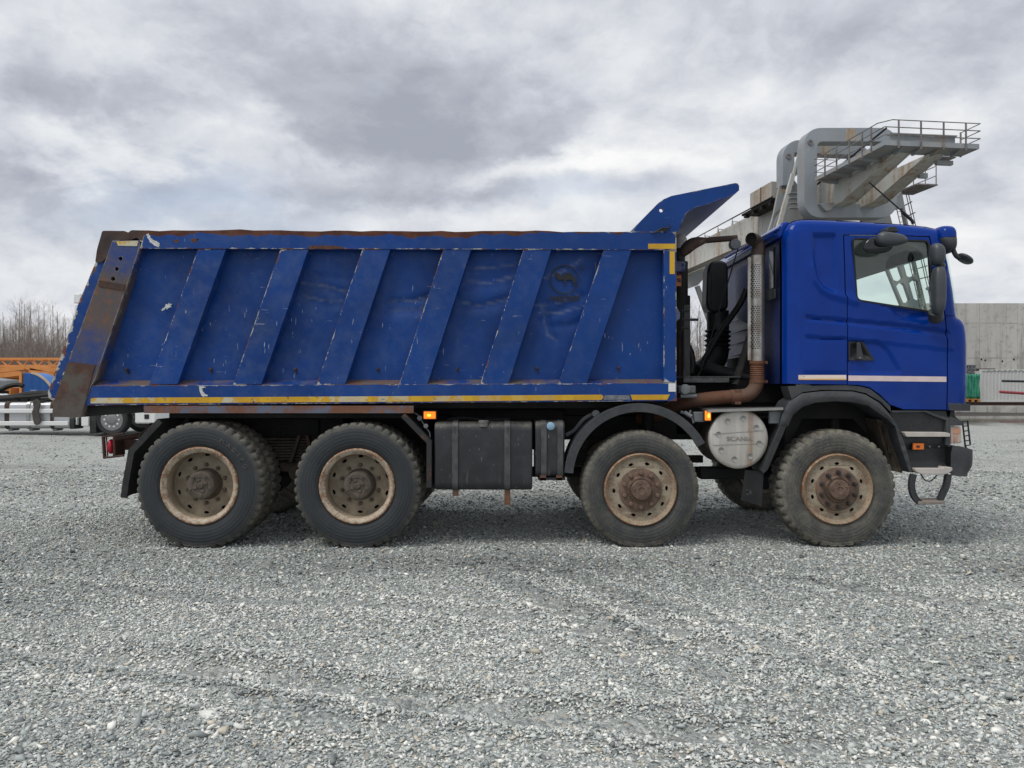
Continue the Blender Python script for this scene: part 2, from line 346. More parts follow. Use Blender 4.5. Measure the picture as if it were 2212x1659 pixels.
# ---------------------------------------------------------------- mesh helper
class MB:
    def __init__(s): s.v = []; s.f = []; s.a = {}
    def add(s, vs, fs, **attrs):
        o = len(s.v); s.v += [tuple(p) for p in vs]; s.f += [tuple(i + o for i in f) for f in fs]
        for k, vals in attrs.items():
            a = s.a.setdefault(k, []); a += [9.0] * (o - len(a)); a += list(vals)
        return s
    def box(s, a, b):
        (x0, y0, z0), (x1, y1, z1) = a, b
        return s.add([(x0, y0, z0), (x1, y0, z0), (x1, y1, z0), (x0, y1, z0), (x0, y0, z1), (x1, y0, z1), (x1, y1, z1), (x0, y1, z1)],
                     [(0, 3, 2, 1), (4, 5, 6, 7), (0, 1, 5, 4), (1, 2, 6, 5), (2, 3, 7, 6), (3, 0, 4, 7)])
    def pbox(s, px0, py0, px1, py1, y0, y1, yr=None):
        """box whose near face covers that part of the photo; yr: depth at which the positions were read"""
        yr = y0 if yr is None else yr
        a = at(px0, py1, yr); b = at(px1, py0, yr); return s.box((a.x, y0, a.z), (b.x, y1, b.z))
    def prism(s, poly, y0, y1, holes=(), fn=None):
        fn = fn or (lambda u, v, h: (u, h, v))
        loops = [list(poly)] + [list(h) for h in holes]; flat = [p for l in loops for p in l]; n = len(flat)
        vs = [fn(u, v, y0) for u, v in flat] + [fn(u, v, y1) for u, v in flat]; fs = []
        if holes:
            tr = tessellate_polygon([[Vector((u, v, 0)) for u, v in l] for l in loops])
            fs += [tuple(t) for t in tr] + [tuple(i + n for i in reversed(t)) for t in tr]
        else: fs += [tuple(range(n)), tuple(range(2 * n - 1, n - 1, -1))]
        o = 0
        for l in loops:
            m = len(l)
            for i in range(m):
                a, b = o + i, o + (i + 1) % m; fs.append((a, b, b + n, a + n))
            o += m
        return s.add(vs, fs)
    def tube(s, pts, r, n=10, cap=True, flat=None):
        pts = [Vector(p) for p in pts]; m = len(pts); rs = r if isinstance(r, (list, tuple)) else [r] * m
        vs = []; up = None
        for i, p in enumerate(pts):
            t = (pts[min(i + 1, m - 1)] - pts[max(i - 1, 0)]).normalized()
            if up is None:
                up = Vector((0, 0, 1)) if abs(t.z) < .9 else Vector((1, 0, 0))
            a = t.cross(up)
            if a.length < 1e-4: a = t.cross(Vector((0, 1, .3)))
            a.normalize(); b = a.cross(t).normalized(); up = b
            for k in range(n):
                th = 2 * math.pi * k / n; vs.append(p + (a * math.cos(th) + b * math.sin(th) * (flat or 1)) * rs[i])
        fs = [(i * n + k, i * n + (k + 1) % n, (i + 1) * n + (k + 1) % n, (i + 1) * n + k) for i in range(m - 1) for k in range(n)]
        if cap: fs += [tuple(range(n - 1, -1, -1)), tuple(range((m - 1) * n, m * n))]
        return s.add(vs, fs)
    def bar(s, p, q, wd, ht, up=(0, 0, 1)):
        p, q = Vector(p), Vector(q); t = (q - p).normalized(); a = t.cross(Vector(up))
        if a.length < 1e-4: a = t.cross(Vector((0, 1, 0)))
        a.normalize(); b = a.cross(t).normalized(); vs = []
        for c in (p, q):
            for sa_, sb in ((-1, -1), (1, -1), (1, 1), (-1, 1)): vs.append(c + a * sa_ * wd / 2 + b * sb * ht / 2)
        return s.add(vs, [(3, 2, 1, 0), (4, 5, 6, 7), (0, 1, 5, 4), (1, 2, 6, 5), (2, 3, 7, 6), (3, 0, 4, 7)])
    def lathe(s, prof, c=(0, 0, 0), axis='y', n=48, mod=None, closed=False, attr=None):
        c = Vector(c); vs = []; m = len(prof); at_ = {}
        for i, pr in enumerate(prof):
            r, h = pr[0], pr[1]
            for k in range(n):
                th = 2 * math.pi * k / n; rr = r if mod is None else mod(i, k, r)
                u, v = rr * math.cos(th), rr * math.sin(th)
                vs.append(c + Vector({'y': (u, h, v), 'x': (h, u, v), 'z': (u, v, h)}[axis]))
                if attr: at_.setdefault(attr, []).append(pr[2])
        fs = [(i * n + k, i * n + (k + 1) % n, (i + 1) * n + (k + 1) % n, (i + 1) * n + k) for i in range(m - 1) for k in range(n)]
        if closed: fs += [((m - 1) * n + k, (m - 1) * n + (k + 1) % n, (k + 1) % n, k) for k in range(n)]
        else:
            if prof[0][0] > 0: fs.append(tuple(range(n - 1, -1, -1)))
            if prof[-1][0] > 0: fs.append(tuple(range((m - 1) * n, m * n)))
        return s.add(vs, fs, **at_)
    def sheet(s, poly, yfun, step=.05, holes=(), thick=.04, top=None, scuff=None):
        """pressed sheet: fine surface over an outline in the xz plane, depth from yfun(x, z, edge distance), with a turned-in rim"""
        loops = []
        for l in [poly] + list(holes):
            o = []
            for i in range(len(l)):
                a, b = np.array(l[i], float), np.array(l[(i + 1) % len(l)], float)
                k = max(1, int(np.ceil(np.linalg.norm(b - a) / step)))
                o += [tuple(a + (b - a) * j / k) for j in range(k)]
            loops.append(o)
        P = np.array([p for l in loops for p in l]); lo, hi = P.min(0), P.max(0)
        gx, gz = np.meshgrid(np.arange(lo[0] + step * .5, hi[0], step), np.arange(lo[1] + step * .5, hi[1], step))
        G = np.stack([gx.ravel(), gz.ravel()], 1)
        if len(G):
            ok = inside(G, poly)
            for h in holes: ok &= ~inside(G, h)
            G = G[ok]
        if len(G):
            d = pdist(G, poly)
            for h in holes: d = np.minimum(d, pdist(G, h))
            G = G[d > step * .45]
        V = np.vstack([P, G]) if len(G) else P
        edges = []; o = 0
        for l in loops: edges += [(o + i, o + (i + 1) % len(l)) for i in range(len(l))]; o += len(l)
        res = delaunay_2d_cdt([Vector(p) for p in V], edges, [], 0, 1e-6)
        Q = np.array([tuple(v) for v in res[0]]); tris = [t for t in res[2] if len(t) == 3]
        cen = Q[np.array(tris)].mean(1); ok = inside(cen, poly)
        for h in holes: ok &= ~inside(cen, h)
        tris = [t for t, k in zip(tris, ok) if k]
        ed = pdist(Q, poly)
        for h in holes: ed = np.minimum(ed, pdist(Q, h))
        Y = np.broadcast_to(yfun(Q[:, 0], Q[:, 1], ed), (len(Q),))
        vs = [(Q[i, 0], Y[i], Q[i, 1]) for i in range(len(Q))]; fs = [tuple(t) for t in tris]
        sc_ = list(scuff(Q)) if scuff else [0.0] * len(Q)
        tp = (np.interp(Q[:, 0], [p[0] for p in top], [p[1] for p in top]) - Q[:, 1]) if top else np.full(len(Q), 9.0)
        cnt = {}
        for t in fs:
            for a, b in ((t[0], t[1]), (t[1], t[2]), (t[2], t[0])): cnt.setdefault((min(a, b), max(a, b)), []).append((a, b))
        bd = [v[0] for v in cnt.values() if len(v) == 1]; back = {}
        eds = list(ed); tps = list(tp)
        if thick:
            for a, b in bd:
                for i in (a, b):
                    if i not in back:
                        back[i] = len(vs); sc_.append(0.0); vs.append((vs[i][0], vs[i][1] + thick, vs[i][2])); eds.append(.03); tps.append(tps[i])
                fs.append((b, a, back[a], back[b]))
        return s.add(vs, fs, edge_distance=eds, top_distance=tps, scuff=sc_)
    def ball(s, c, rad, n=14, m=9, fn=None):
        c = Vector(c); vs = []; fs = []
        for i in range(m + 1):
            ph = math.pi * i / m
            for k in range(n):
                th = 2 * math.pi * k / n
                q = Vector((math.sin(ph) * math.cos(th), math.sin(ph) * math.sin(th), math.cos(ph)))
                if fn: q = fn(q)
                vs.append(c + Vector((q.x * rad[0], q.y * rad[1], q.z * rad[2])))
        for i in range(m):
            for k in range(n): fs.append((i * n + k, i * n + (k + 1) % n, (i + 1) * n + (k + 1) % n, (i + 1) * n + k))
        return s.add(vs, fs)
    def build(s, name, mat, parent=None, bevel=0.0, smooth=True, angle=38, seg=2, local=False, recalc=True):
        me = bpy.data.meshes.new(name)
        off = Vector((0, 0, 0))
        if parent is not None and not local:
            p = parent
            while p is not None: off += p.location; p = p.parent
        me.from_pydata([tuple(Vector(v) - off) for v in s.v], [], s.f)
        for k, vals in s.a.items():
            vals = vals + [9.0] * (len(s.v) - len(vals))
            a = me.attributes.new(k, 'FLOAT', 'POINT'); a.data.foreach_set('value', vals)
        if recalc:
            bm = bmesh.new(); bm.from_mesh(me); bmesh.ops.remove_doubles(bm, verts=bm.verts, dist=1e-6)
            bmesh.ops.recalc_face_normals(bm, faces=bm.faces); bm.to_mesh(me); bm.free()
        me.materials.append(mat)
        if smooth:
            me.polygons.foreach_set('use_smooth', [True] * len(me.polygons)); me.set_sharp_from_angle(angle=R(angle))
        o = bpy.data.objects.new(name, me); COL.objects.link(o)
        if parent is not None: o.parent = parent
        if bevel:
            b = o.modifiers.new('edges', 'BEVEL'); b.width = bevel; b.segments = seg; b.limit_method = 'ANGLE'; b.angle_limit = R(35)
        return o
def inside(P, poly):
    P = np.asarray(P); x, y = P[:, 0], P[:, 1]; r = np.zeros(len(P), bool); n = len(poly)
    for i in range(n):
        (x1, y1), (x2, y2) = poly[i], poly[(i + 1) % n]
        c = (y1 > y) != (y2 > y)
        with np.errstate(divide='ignore', invalid='ignore'): r ^= c & (x < (x2 - x1) * (y - y1) / ((y2 - y1) if y2 != y1 else 1e-12) + x1)
    return r
def pdist(P, poly, closed=True):
    P = np.asarray(P, float); d = np.full(len(P), 1e9); n = len(poly)
    for i in range(n if closed else n - 1):
        a, b = np.array(poly[i], float), np.array(poly[(i + 1) % n], float); ab = b - a; L = ab @ ab
        t = np.clip(((P - a) @ ab) / max(L, 1e-12), 0, 1); d = np.minimum(d, np.linalg.norm(P - (a + t[:, None] * ab), axis=1))
    return d
def smooth01(v): v = np.clip(v, 0, 1); return v * v * (3 - 2 * v)
def pxpoly(pts, y=0.0): return [xz(px, py, y) for px, py in pts]
def rounded(pts, r, k=5):
    """round the corners of a polygon"""
    out = []; n = len(pts)
    for i in range(n):
        p = Vector(pts[i]); a = Vector(pts[i - 1]); b = Vector(pts[(i + 1) % n]); rr = min(r, (a - p).length * .45, (b - p).length * .45)
        p0 = p + (a - p).normalized() * rr; p1 = p + (b - p).normalized() * rr
        for j in range(k + 1):
            t = j / k; q = p0 * (1 - t) ** 2 + p * 2 * t * (1 - t) + p1 * t ** 2; out.append((q.x, q.y))
    return out
def tag(o, label=None, cat=None, group=None, kind=None):
    if label: o['label'] = label
    if cat: o['category'] = cat
    if group: o['group'] = group
    if kind: o['kind'] = kind
    return o
def thing(name, loc, label, cat, rz=0.0, group=None):
    o = bpy.data.objects.new(name, None); COL.objects.link(o); o.location = loc; o.rotation_euler.z = rz; o.empty_display_size = .3
    return tag(o, label, cat, group)
def copy_tree(o, parent=None):
    c = o.copy(); COL.objects.link(c); c.parent = parent
    for ch in list(o.children): copy_tree(ch, c)
    return c
def text_mesh(txt, size, bold=0.0, extrude=.001):
    cu = bpy.data.curves.new('lettering', 'FONT'); cu.body = txt; cu.size = size; cu.extrude = extrude; cu.offset = bold
    cu.align_x = 'CENTER'; cu.align_y = 'CENTER'
    o = bpy.data.objects.new('lettering', cu); COL.objects.link(o); bpy.context.view_layer.update()
    me = bpy.data.meshes.new_from_object(o.evaluated_get(bpy.context.evaluated_depsgraph_get()))
    bpy.data.objects.remove(o); return me
def letters(name, txt, px, py, y, wpx, hpx, mat, parent, bold=0.0, extrude=.001, slant=0.0):
    """lettering facing the camera side, fitted to a width and height (photo px)"""
    me = text_mesh(txt, 1.0, bold, 0.0); co = np.array([v.co[:] for v in me.vertices]); lo, hi = co.min(0), co.max(0)
    s = (y + CAM_D) / FPX; wd, ht = wpx * s, hpx * s; c = at(px, py, y); off = Vector((0, 0, 0)); p = parent
    while p is not None: off += p.location; p = p.parent
    vs = []
    for q in co:
        u = ((q[0] - lo[0]) / (hi[0] - lo[0]) - .5) * wd; v = ((q[1] - lo[1]) / (hi[1] - lo[1]) - .5) * ht
        vs.append((c.x + u + slant * v, y, c.z + v))
    m = MB(); m.add(vs, [tuple(f.vertices) for f in me.polygons]); return m.build(name, mat, parent, smooth=False, recalc=False)
# ================================================================ the tipper truck
TW = 2.5                                           # overall width; the near side lies in the plane y = 0
TRUCK = Vector((0.0, TW / 2, 0.0))
M['silencer'] = material('stained_silencer_cap', silencer)
M['heatshield'] = material('perforated_heat_shield', heatshield)
truck = thing('dump_truck', TRUCK, 'worn blue four-axle tipper truck with slanted body ribs parked side-on on grey gravel', 'truck')

# ---- tipper body
R_ = .12                                           # depth of the side wall behind rails and ribs
def plane(y): return lambda x, z, d: np.full(len(x), y)
wob = lambda x, a: a * (math.sin(x * 1.9) + .6 * math.sin(x * 4.3 + 1) + .4 * math.sin(x * 9.1))
body = MB()
# hull behind the near side wall: far wall, front wall, floor, all slightly inside the outline
hull = pxpoly([(243, 520), (1455, 520), (1455, 866), (190, 872), (115, 880)], 0)
fx0, fz0 = xz(1449, 864); zt = xz(0, 503)[1]; zb = xz(0, 866)[1]; xb_top = xz(285, 0)[0]; xb_bot = xz(180, 0)[0]
body.prism([(xb_bot, zb), (fx0, zb), (fx0, zb + .05), (xb_bot, zb + .05)], .14, TW - .04)                        # floor
body.prism([(xb_bot, zb), (fx0, zb), (fx0, zt), (xb_top, zt)], TW - .09, TW - .01)                             # far wall
body.prism([(fx0 - .06, zb), (fx0 + .04, zb), (fx0 + .04, zt), (fx0 - .06, zt)], .13, TW - .02)              # front wall
body_o = body.build('tipper_body', M['panel'], truck)
SCUFF = [[(1156, 659), (1198, 656), (1231, 646), (1253, 635)], [(1161, 679), (1213, 675), (1256, 661)], [(1171, 659), (1176, 691), (1183, 724), (1201, 734)], [(1174, 601), (1206, 591), (1231, 577), (1258, 559)],
         [(1005, 607), (1060, 611), (1112, 597)], [(1018, 578), (1060, 580), (1118, 570)], [(842, 652), (900, 648), (938, 634)], [(848, 668), (905, 668), (930, 660)], [(652, 612), (700, 616), (752, 632)], [(660, 640), (710, 652), (740, 650)], [(1000, 655), (1040, 660), (1092, 645)]]
def scuffs(Q):
    v = np.zeros(len(Q))
    for l in SCUFF: v = np.maximum(v, np.exp(-(pdist(Q, [xz(px, py, R_) for px, py in l], False) / .011) ** 2))
    return v
def dents(x, z, d):
    y = R_ + .010 * np.sin(x * 3.1 + 1) * np.sin(z * 4.2) + .007 * np.sin(x * 7.7 + z * 3) * np.sin(z * 6 - x)
    # creases pressed in by loads, as seen on the sheet
    for (a, b, c, dep) in (((1172, 690), (1255, 640), (1262, 636), .016), ((1175, 702), (1230, 702), (1262, 690), .013), ((1180, 655), (1186, 700), (1200, 735), .02),
                           ((840, 650), (900, 646), (940, 630), .015), ((845, 668), (905, 668), (945, 655), .012), ((1020, 600), (1080, 596), (1110, 580), .012), ((655, 590), (720, 596), (760, 600), .010), ((1020, 660), (1060, 655), (1095, 640), .01)):
        pl = [xz(*a), xz(*b), xz(*c)]
        y = y + dep * np.exp(-(pdist(np.stack([x, z], 1), pl, False) / .035) ** 2)
    for l in SCUFF[4:]:
        y = y + .012 * np.exp(-(pdist(np.stack([x, z + .03], 1), [xz(px, py, R_) for px, py in l], False) / .05) ** 2)
    return y
MB().sheet(pxpoly([(270, 530), (1436, 530), (1436, 826), (200, 830)], R_), dents, .024, thick=.03, scuff=scuffs).build('side_panel', M['panel'], body_o, angle=60)
# top rail, slightly buckled upper edge
top = [xz(x, y + 1.1 * math.sin(x * .021) + .8 * math.sin(x * .057 + 1) + (1.8 * math.exp(-((x - 830) / 60) ** 2)) + .6 * math.sin(x * .13)) for x, y in [(316 + i * 29, 497 + 3.2 * i / 36) for i in range(37)]]
rail = [xz(302, 536.5)] + [xz(316 - 6, 512)] + top + [xz(1461, 501), xz(1461, 539.5)]
MB().sheet(rail, plane(0), .035, thick=R_ + .03, top=top + [xz(1461, 500)]).build('top_rail', M['rail'], body_o, angle=50)
MB().sheet(pxpoly([(1434, 541), (1461, 541), (1461, 827), (1434, 826)]), plane(.001), .05, thick=R_).build('front_post', M['panel'], body_o)
# lower rail with a sloping ledge above it
low = MB().sheet(pxpoly([(186, 833.5), (1461, 827.5), (1462, 866), (182, 875.5)]), plane(.002), .04, thick=R_ + .05)
a0, a1 = at(198, 833.5, .002), at(1434, 827.6, .002); b0, b1 = at(206, 822, R_ - .002), at(1434, 819, R_ - .002)
NL = 40
lv = []
for i in range(NL + 1):
    t = i / NL; lv += [a0.lerp(a1, t), b0.lerp(b1, t)]
MB().add(lv, [(2 * i, 2 * i + 2, 2 * i + 3, 2 * i + 1) for i in range(NL)], edge_distance=[.012 if k % 2 == 0 else .03 for k in range(2 * NL + 2)]).build('ledge', paint_tipper('tipper_ledge_paint', rusty=.75), body_o)
low.build('lower_rail', M['lower_rail'], body_o, angle=50)
rib_top = [427, 605.5, 782.5, 957.5, 1131, 1304.6]; rib_bot = [321.6, 503, 684, 862, 1037, 1206]
for tx, bx in zip(rib_top, rib_bot):
    rb_ = MB().sheet(pxpoly([(tx, 538.5), (tx + 60, 538.5), (bx + 61, 829.5), (bx, 831)]), plane(.006), .03, thick=R_ - .004)
    (xa, za), (xb, zb2) = xz(tx + 30, 538.5), xz(bx + 30, 830)      # scuffs kept on the tail-side edge, its thin lit highlight painted with them
    for k_, (x_, _, z_) in enumerate(rb_.v):
        if x_ > xb + (xa - xb) * (z_ - zb2) / (za - zb2): rb_.a['edge_distance'][k_] += .014
    rb_.build('rib', M['rib'], body_o)
# raking rear post with three holes and a rusted wear plate
post = [(243.6, 519.5), (301, 519.5), (302, 536), (205, 822), (197, 834), (182, 878), (177, 901), (113, 899.5), (117, 870), (150, 777)]
holes = [[xz(cx + 4.8 * math.cos(k * .628), cy + 4.8 * math.sin(k * .628)) for k in range(10)] for cx, cy in ((260.6, 558.7), (252.4, 580.9), (244.7, 602.5))]
MB().sheet(pxpoly(post), plane(-.004), .035, holes, thick=R_ + .06).build('rear_post', M['post'], body_o, angle=50)
MB().box(at(238, 612, .1), at(268, 548, .12)).build('post_hole_shade', M['black_hole'], body_o)  # solid black box; the shaded depth behind the holes is its colour
MB().sheet(pxpoly([(148, 786), (150, 782), (207, 788), (203, 800), (176, 901.5), (113, 900.5), (118, 866)]), lambda x, z, d: -.013 + .003 * np.sin(x * 20), .03, thick=.009).build('wear_plate', M['rust_plate'], body_o)
MB().sheet(pxpoly([(216, 606), (272, 615), (268, 628), (214, 618)]), plane(-.012), .03, thick=.008).build('weld_patch', M['rust_dark'], body_o)
# tailgate: slab behind the post with a rusted hinge horn on top
tg = pxpoly([(232, 560), (243, 528), (240, 548), (152, 775), (118, 862), (112, 867), (101, 860), (99, 848), (137, 742), (166, 653), (205, 560), (212, 540)])
tgo = MB().sheet(tg, plane(.03), .03, thick=.05)
tgo.prism(pxpoly([(228, 545), (240, 550), (118, 862), (103, 857), (170, 655)]), .09, TW - .05)
tgo = tgo.build('tailgate', paint_tipper('tailgate_paint', chips=1.0, edge_w=2.6), body_o)
MB().sheet(rounded(pxpoly([(219, 498), (268, 498), (276, 503), (282, 496.5), (316, 497), (307, 518), (300, 519), (294, 512), (284, 517), (246, 519), (232, 552), (219, 566), (203, 566), (207, 545)]), .02, 3),
           lambda x, z, d: .012 + .006 * np.sin(x * 30) * np.sin(z * 26), .03, thick=.11).build('tailgate_hinge', M['rust_dark'], body_o)
# canopy over the cab: two side plates joined by a bent sheet
cp = [(1361, 500.5), (1422, 438.5), (1434, 430), (1451, 422.8), (1588, 395), (1594, 396), (1597, 401), (1597, 411), (1588, 419), (1531, 440), (1503, 447.5), (1490, 453.5), (1481, 462), (1474, 478), (1464, 501)]
hole = [xz(1428.5 + 4.2 * math.cos(k * .628), 454 + 4.2 * math.sin(k * .628)) for k in range(10)]
MB().sheet(pxpoly(cp), plane(.004), .04, [hole], thick=.03).build('canopy_side', M['canopy'], body_o)
c2 = MB(); c2.prism(pxpoly(cp), TW - .05, TW - .02); c2.build('canopy_side', M['canopy'], body_o)
cs = pxpoly([(1449, 540), (1449, 505), (1460, 490), (1470, 470), (1484, 452), (1530, 434), (1586, 412), (1593, 398), (1597, 402), (1597, 411), (1588, 419), (1531, 440), (1503, 447.5), (1490, 453.5), (1481, 462), (1474, 478), (1464, 501), (1461, 540)])
c3 = MB(); c3.prism(cs, .034, TW - .05); c3.build('canopy_sheet', simple('canopy_underside_paint', lin('#2b3f73'), .5, var=.15, dust=.45, dustcol=lin('#5a606a')), body_o)
# tapes and stickers
MB().sheet(pxpoly([(196, 861), (205, 859.5), (900, 855.5), (1300, 852.5), (1304, 858), (1299, 864), (900, 867.5), (196, 871.5)]), plane(-.002), .04, thick=.003).build('reflective_tape', M['tape_worn'], body_o)
MB().sheet(pxpoly([(1362, 852.8), (1447, 852.3), (1441, 863.6), (1366, 864)]), plane(-.002), .03, thick=.003).build('reflective_tape', M['tape'], body_o)
MB().sheet(pxpoly([(1306, 853.5), (1359, 853.5), (1362, 863), (1304, 864)]), plane(-.0015), .03, thick=.003).build('worn_tape', simple('scuffed_grey_tape', lin('#6d7076'), .5, var=.3, scale=22), body_o)
MB().sheet(pxpoly([(1400, 526.5), (1459, 526.5), (1459, 537.6), (1400, 537.6)]), plane(-.003), .03, thick=.003).build('reflective_tape', M['tape'], body_o)
MB().sheet(pxpoly([(1446.5, 543), (1457.6, 543), (1457.6, 592), (1446.5, 592)]), plane(-.002), .03, thick=.003).build('reflective_tape', M['tape'], body_o)
MB().sheet(pxpoly([(252, 521.5), (299, 520.5), (297, 532), (256, 531)]), plane(-.008), .02, thick=.003).build('reflective_tape', tape('dirty_yellow_tape', 1.3), body_o)
MB().pbox(1444, 828, 1459.6, 846, -.002, .0).build('sticker', M['white'], body_o)
for bx, by in ((275, 799), (457, 798.5), (638.7, 798), (817, 797), (988, 797), (1159.5, 795.5), (1335, 794.5)):
    b = MB(); b.lathe([(.014, 0), (.014, -.03), (.009, -.035), (0, -.035)], at(bx, by, R_ + .004), 'y', 10); b.pbox(bx - 1.6, by + 1, bx + 1.6, by + 8, R_ - .012, R_ + .02)
    b.build('bolt', M['rust_dark'], body_o)
# paint smears, rust blotches and a tangle of wire on the body side
M['smear'] = simple('dried_white_paint', lin('#bfc0bd'), .7, var=.2, scale=40); M['blotch'] = simple('rust_blotch', lin('#553629'), .85, var=.3, scale=40)
for pts_, y_, mt_ in (([(316, 505), (322, 503.5), (327, 516), (336.6, 520), (345, 525.4), (343.5, 535), (334, 531), (324, 522.7), (317.5, 513)], -.0015, 'smear'), ([(430.4, 834.4), (444.6, 834.4), (445, 838), (435, 839), (442, 849.4), (448.7, 855), (439, 857.6), (433.7, 849.4)], -.0005, 'smear'),
                      ([(347.5, 670), (352, 665), (355.7, 663.5), (358, 657), (362.6, 658), (365, 653), (368, 657), (372, 656.6), (368, 661), (370.8, 664), (364, 664), (361, 668), (357, 666), (351.6, 672)], R_ - .028, 'smear'),
                      ([(376, 518), (386, 517), (388, 522), (380, 525), (375, 522)], -.0015, 'blotch'), ([(411, 517), (420, 515), (428, 517), (425, 522), (416, 523)], -.0015, 'blotch'), ([(668, 531), (700, 530), (742, 533), (745, 538.6), (668, 538)], -.0015, 'blotch')):
    p_ = pxpoly(pts_, y_); q_ = []
    for i in range(len(p_)):
        a, b = Vector(p_[i]), Vector(p_[(i + 1) % len(p_)])
        for k in range(4): v_ = a.lerp(b, k / 4); q_.append((v_.x + random.uniform(-.006, .006), v_.y + random.uniform(-.006, .006)))
    m = MB(); m.prism(q_, y_, y_ + .001); m.build('paint_mark' if mt_ == 'smear' else 'rust_patch', M[mt_], body_o, smooth=False)
m = MB()
for k in range(5): m.tube([at(1408 + k * 6 + random.uniform(-3, 3), 505 - k * 2 + random.uniform(-3, 3), -.02), at(1424 + k * 4, 499 - k * 2 + random.uniform(-3, 3), -.03), at(1436 + random.uniform(-4, 6), 497 + random.uniform(-5, 5), -.03), at(1446 - k * 2, 491 + k * 3, -.02)], .006, 5)
m.tube([at(1446, 499, -.02), at(1448, 488, -.03), at(1446, 480, -.01)], .004, 5); m.build('wire', M['seam'], body_o)
# painted emblem: a camel in a ring over the maker's word
S1 = lambda u, v: (1175.1 + .05729 * u, 561.6 + .05729 * v)
YD = R_ - .028
ring = [S1(785 + 556 * math.cos(k * math.pi / 32), 745 + 556 * math.sin(k * math.pi / 32)) for k in range(64)]
ringi = [S1(785 + 516 * math.cos(k * math.pi / 32), 745 + 516 * math.sin(k * math.pi / 32)) for k in range(64)]
em = MB(); em.prism(pxpoly(ring, YD), YD, YD + .002, [pxpoly(ringi, YD)])
camel = [(385, 505), (450, 500), (482, 470), (540, 475), (580, 520), (600, 600), (630, 615), (700, 570), (760, 490), (800, 470), (850, 490), (868, 545), (890, 548), (910, 482), (960, 470), (1020, 500), (1080, 570), (1180, 668), (1192, 800), (1178, 830), (1186, 900), (1172, 1008), (1108, 1010), (1150, 965), (1143, 850), (1118, 830), (1098, 900), (1075, 985), (1000, 992), (1050, 962), (1080, 880), (1068, 800), (1032, 735), (960, 752), (840, 748), (815, 800), (812, 985), (728, 1000), (730, 978), (778, 960), (775, 880), (740, 805), (715, 735), (690, 725), (640, 762), (565, 762), (490, 715), (447, 640), (440, 560), (432, 542), (390, 528)]
em.prism(pxpoly([S1(*p) for p in camel], YD), YD, YD + .002)
em.build('camel_emblem', M['decal'], body_o, smooth=False)
letters('lettering', 'WIELTON', 1219.7, 645.2, YD, 65, 12.0, M['decal'], body_o, bold=.04)
rg = MB(); rg.prism(pxpoly([(1256.5 + 5.8 * math.cos(k * .3927), 578.4 + 5.8 * math.sin(k * .3927)) for k in range(16)], YD), YD, YD + .002, [pxpoly([(1256.5 + 4.9 * math.cos(k * .3927), 578.4 + 4.9 * math.sin(k * .3927)) for k in range(16)], YD)])
rg.build('trademark_ring', M['decal'], body_o, smooth=False)
letters('lettering', 'R', 1256.6, 578.4, YD, 4.4, 5.6, M['decal'], body_o, bold=.02)

m = MB(); m.prism(pxpoly([(178, 877), (330, 876.5), (330, 889), (268, 893.5), (178, 900)], .08), .08, TW - .08); m.build('body_underframe', M['dark'], body_o)
# ---- chassis, axles, springs
ch = MB()
for y in (.80, 1.62): ch.pbox(300, 905, 2040, 962, y, y + .08, 0); ch.pbox(300, 880, 1450, 903, y + .01, y + .07, 0)
for px in (330, 560, 700, 905, 1180, 1500, 1700): ch.pbox(px, 910, px + 26, 950, .80, 1.70, 0)
ch.pbox(480, 868, 1450, 884, .3, TW - .3, 0)
for px, pz in ((435, 1054), (771, 1050), (1384, 1061), (1812, 1066)):
    c = at(px, pz, 0); ch.tube([(c.x, .5, c.z), (c.x, TW - .5, c.z)], .09, 12); ch.ball((c.x, 1.25, c.z), (.24, .26, .25))
a, b = at(435, 1050), at(1812, 1050); ch.tube([(a.x, 1.25, a.z), (b.x, 1.25, b.z)], .06, 10)
ch.pbox(960, 890, 1230, 985, .75, 1.6, 0); ch.pbox(1230, 885, 1500, 960, .9, 1.6, 0)
ch.pbox(1480, 850, 2030, 900, .8, 1.7, 0); ch.pbox(1474, 822, 1720, 870, .75, 1.75, .75); ch.pbox(1610, 770, 1720, 830, .9, 1.6, .9); ch.pbox(1455, 835, 1700, 872, 1.9, 2.2, 1.9); ch.pbox(1700, 890, 1990, 1000, .85, 1.65, 0)
ch.build('chassis', M['dark'], truck, bevel=.006)
sp = MB()
for i in range(8):
    sp.pbox(560 + (i % 2) * 4, 946 + i * 6.2, 700, 951 + i * 6.2, .60, .72, .6)
sp.build('leaf_spring', M['mud'], truck, bevel=.004)
v = MB(); v.bar(at(648, 940, .57), at(629, 998, .57), .03, .06, (0, 1, 0)); v.bar(at(664, 940, .57), at(676, 990, .57), .03, .06, (0, 1, 0)); v.build('spring_shackle', M['rust_dark'], truck)
v = MB(); v.lathe([(.03, 0), (.08, 0), (.085, .02), (.085, .3), (.03, .3)], at(641, 1022, .5), 'y', 20); v.pbox(605, 1000, 690, 1018, .58, .8, .6); v.tube([at(610, 1060, .55), at(640, 1075, .55), at(690, 1040, .55)], .05, 8); v.build('suspension_bracket', M['mud'], truck)
# rear suspension plates seen between the wheels
v = MB(); v.pbox(590, 905, 690, 945, .76, .80, .8)
for i in range(2):
    for j in range(2): v.lathe([(.018, 0), (.018, -.02), (0, -.02)], at(604 + i * 12, 926 + j * 12, .76), 'y', 6)
v.build('chassis_plate', M['dark'], truck)
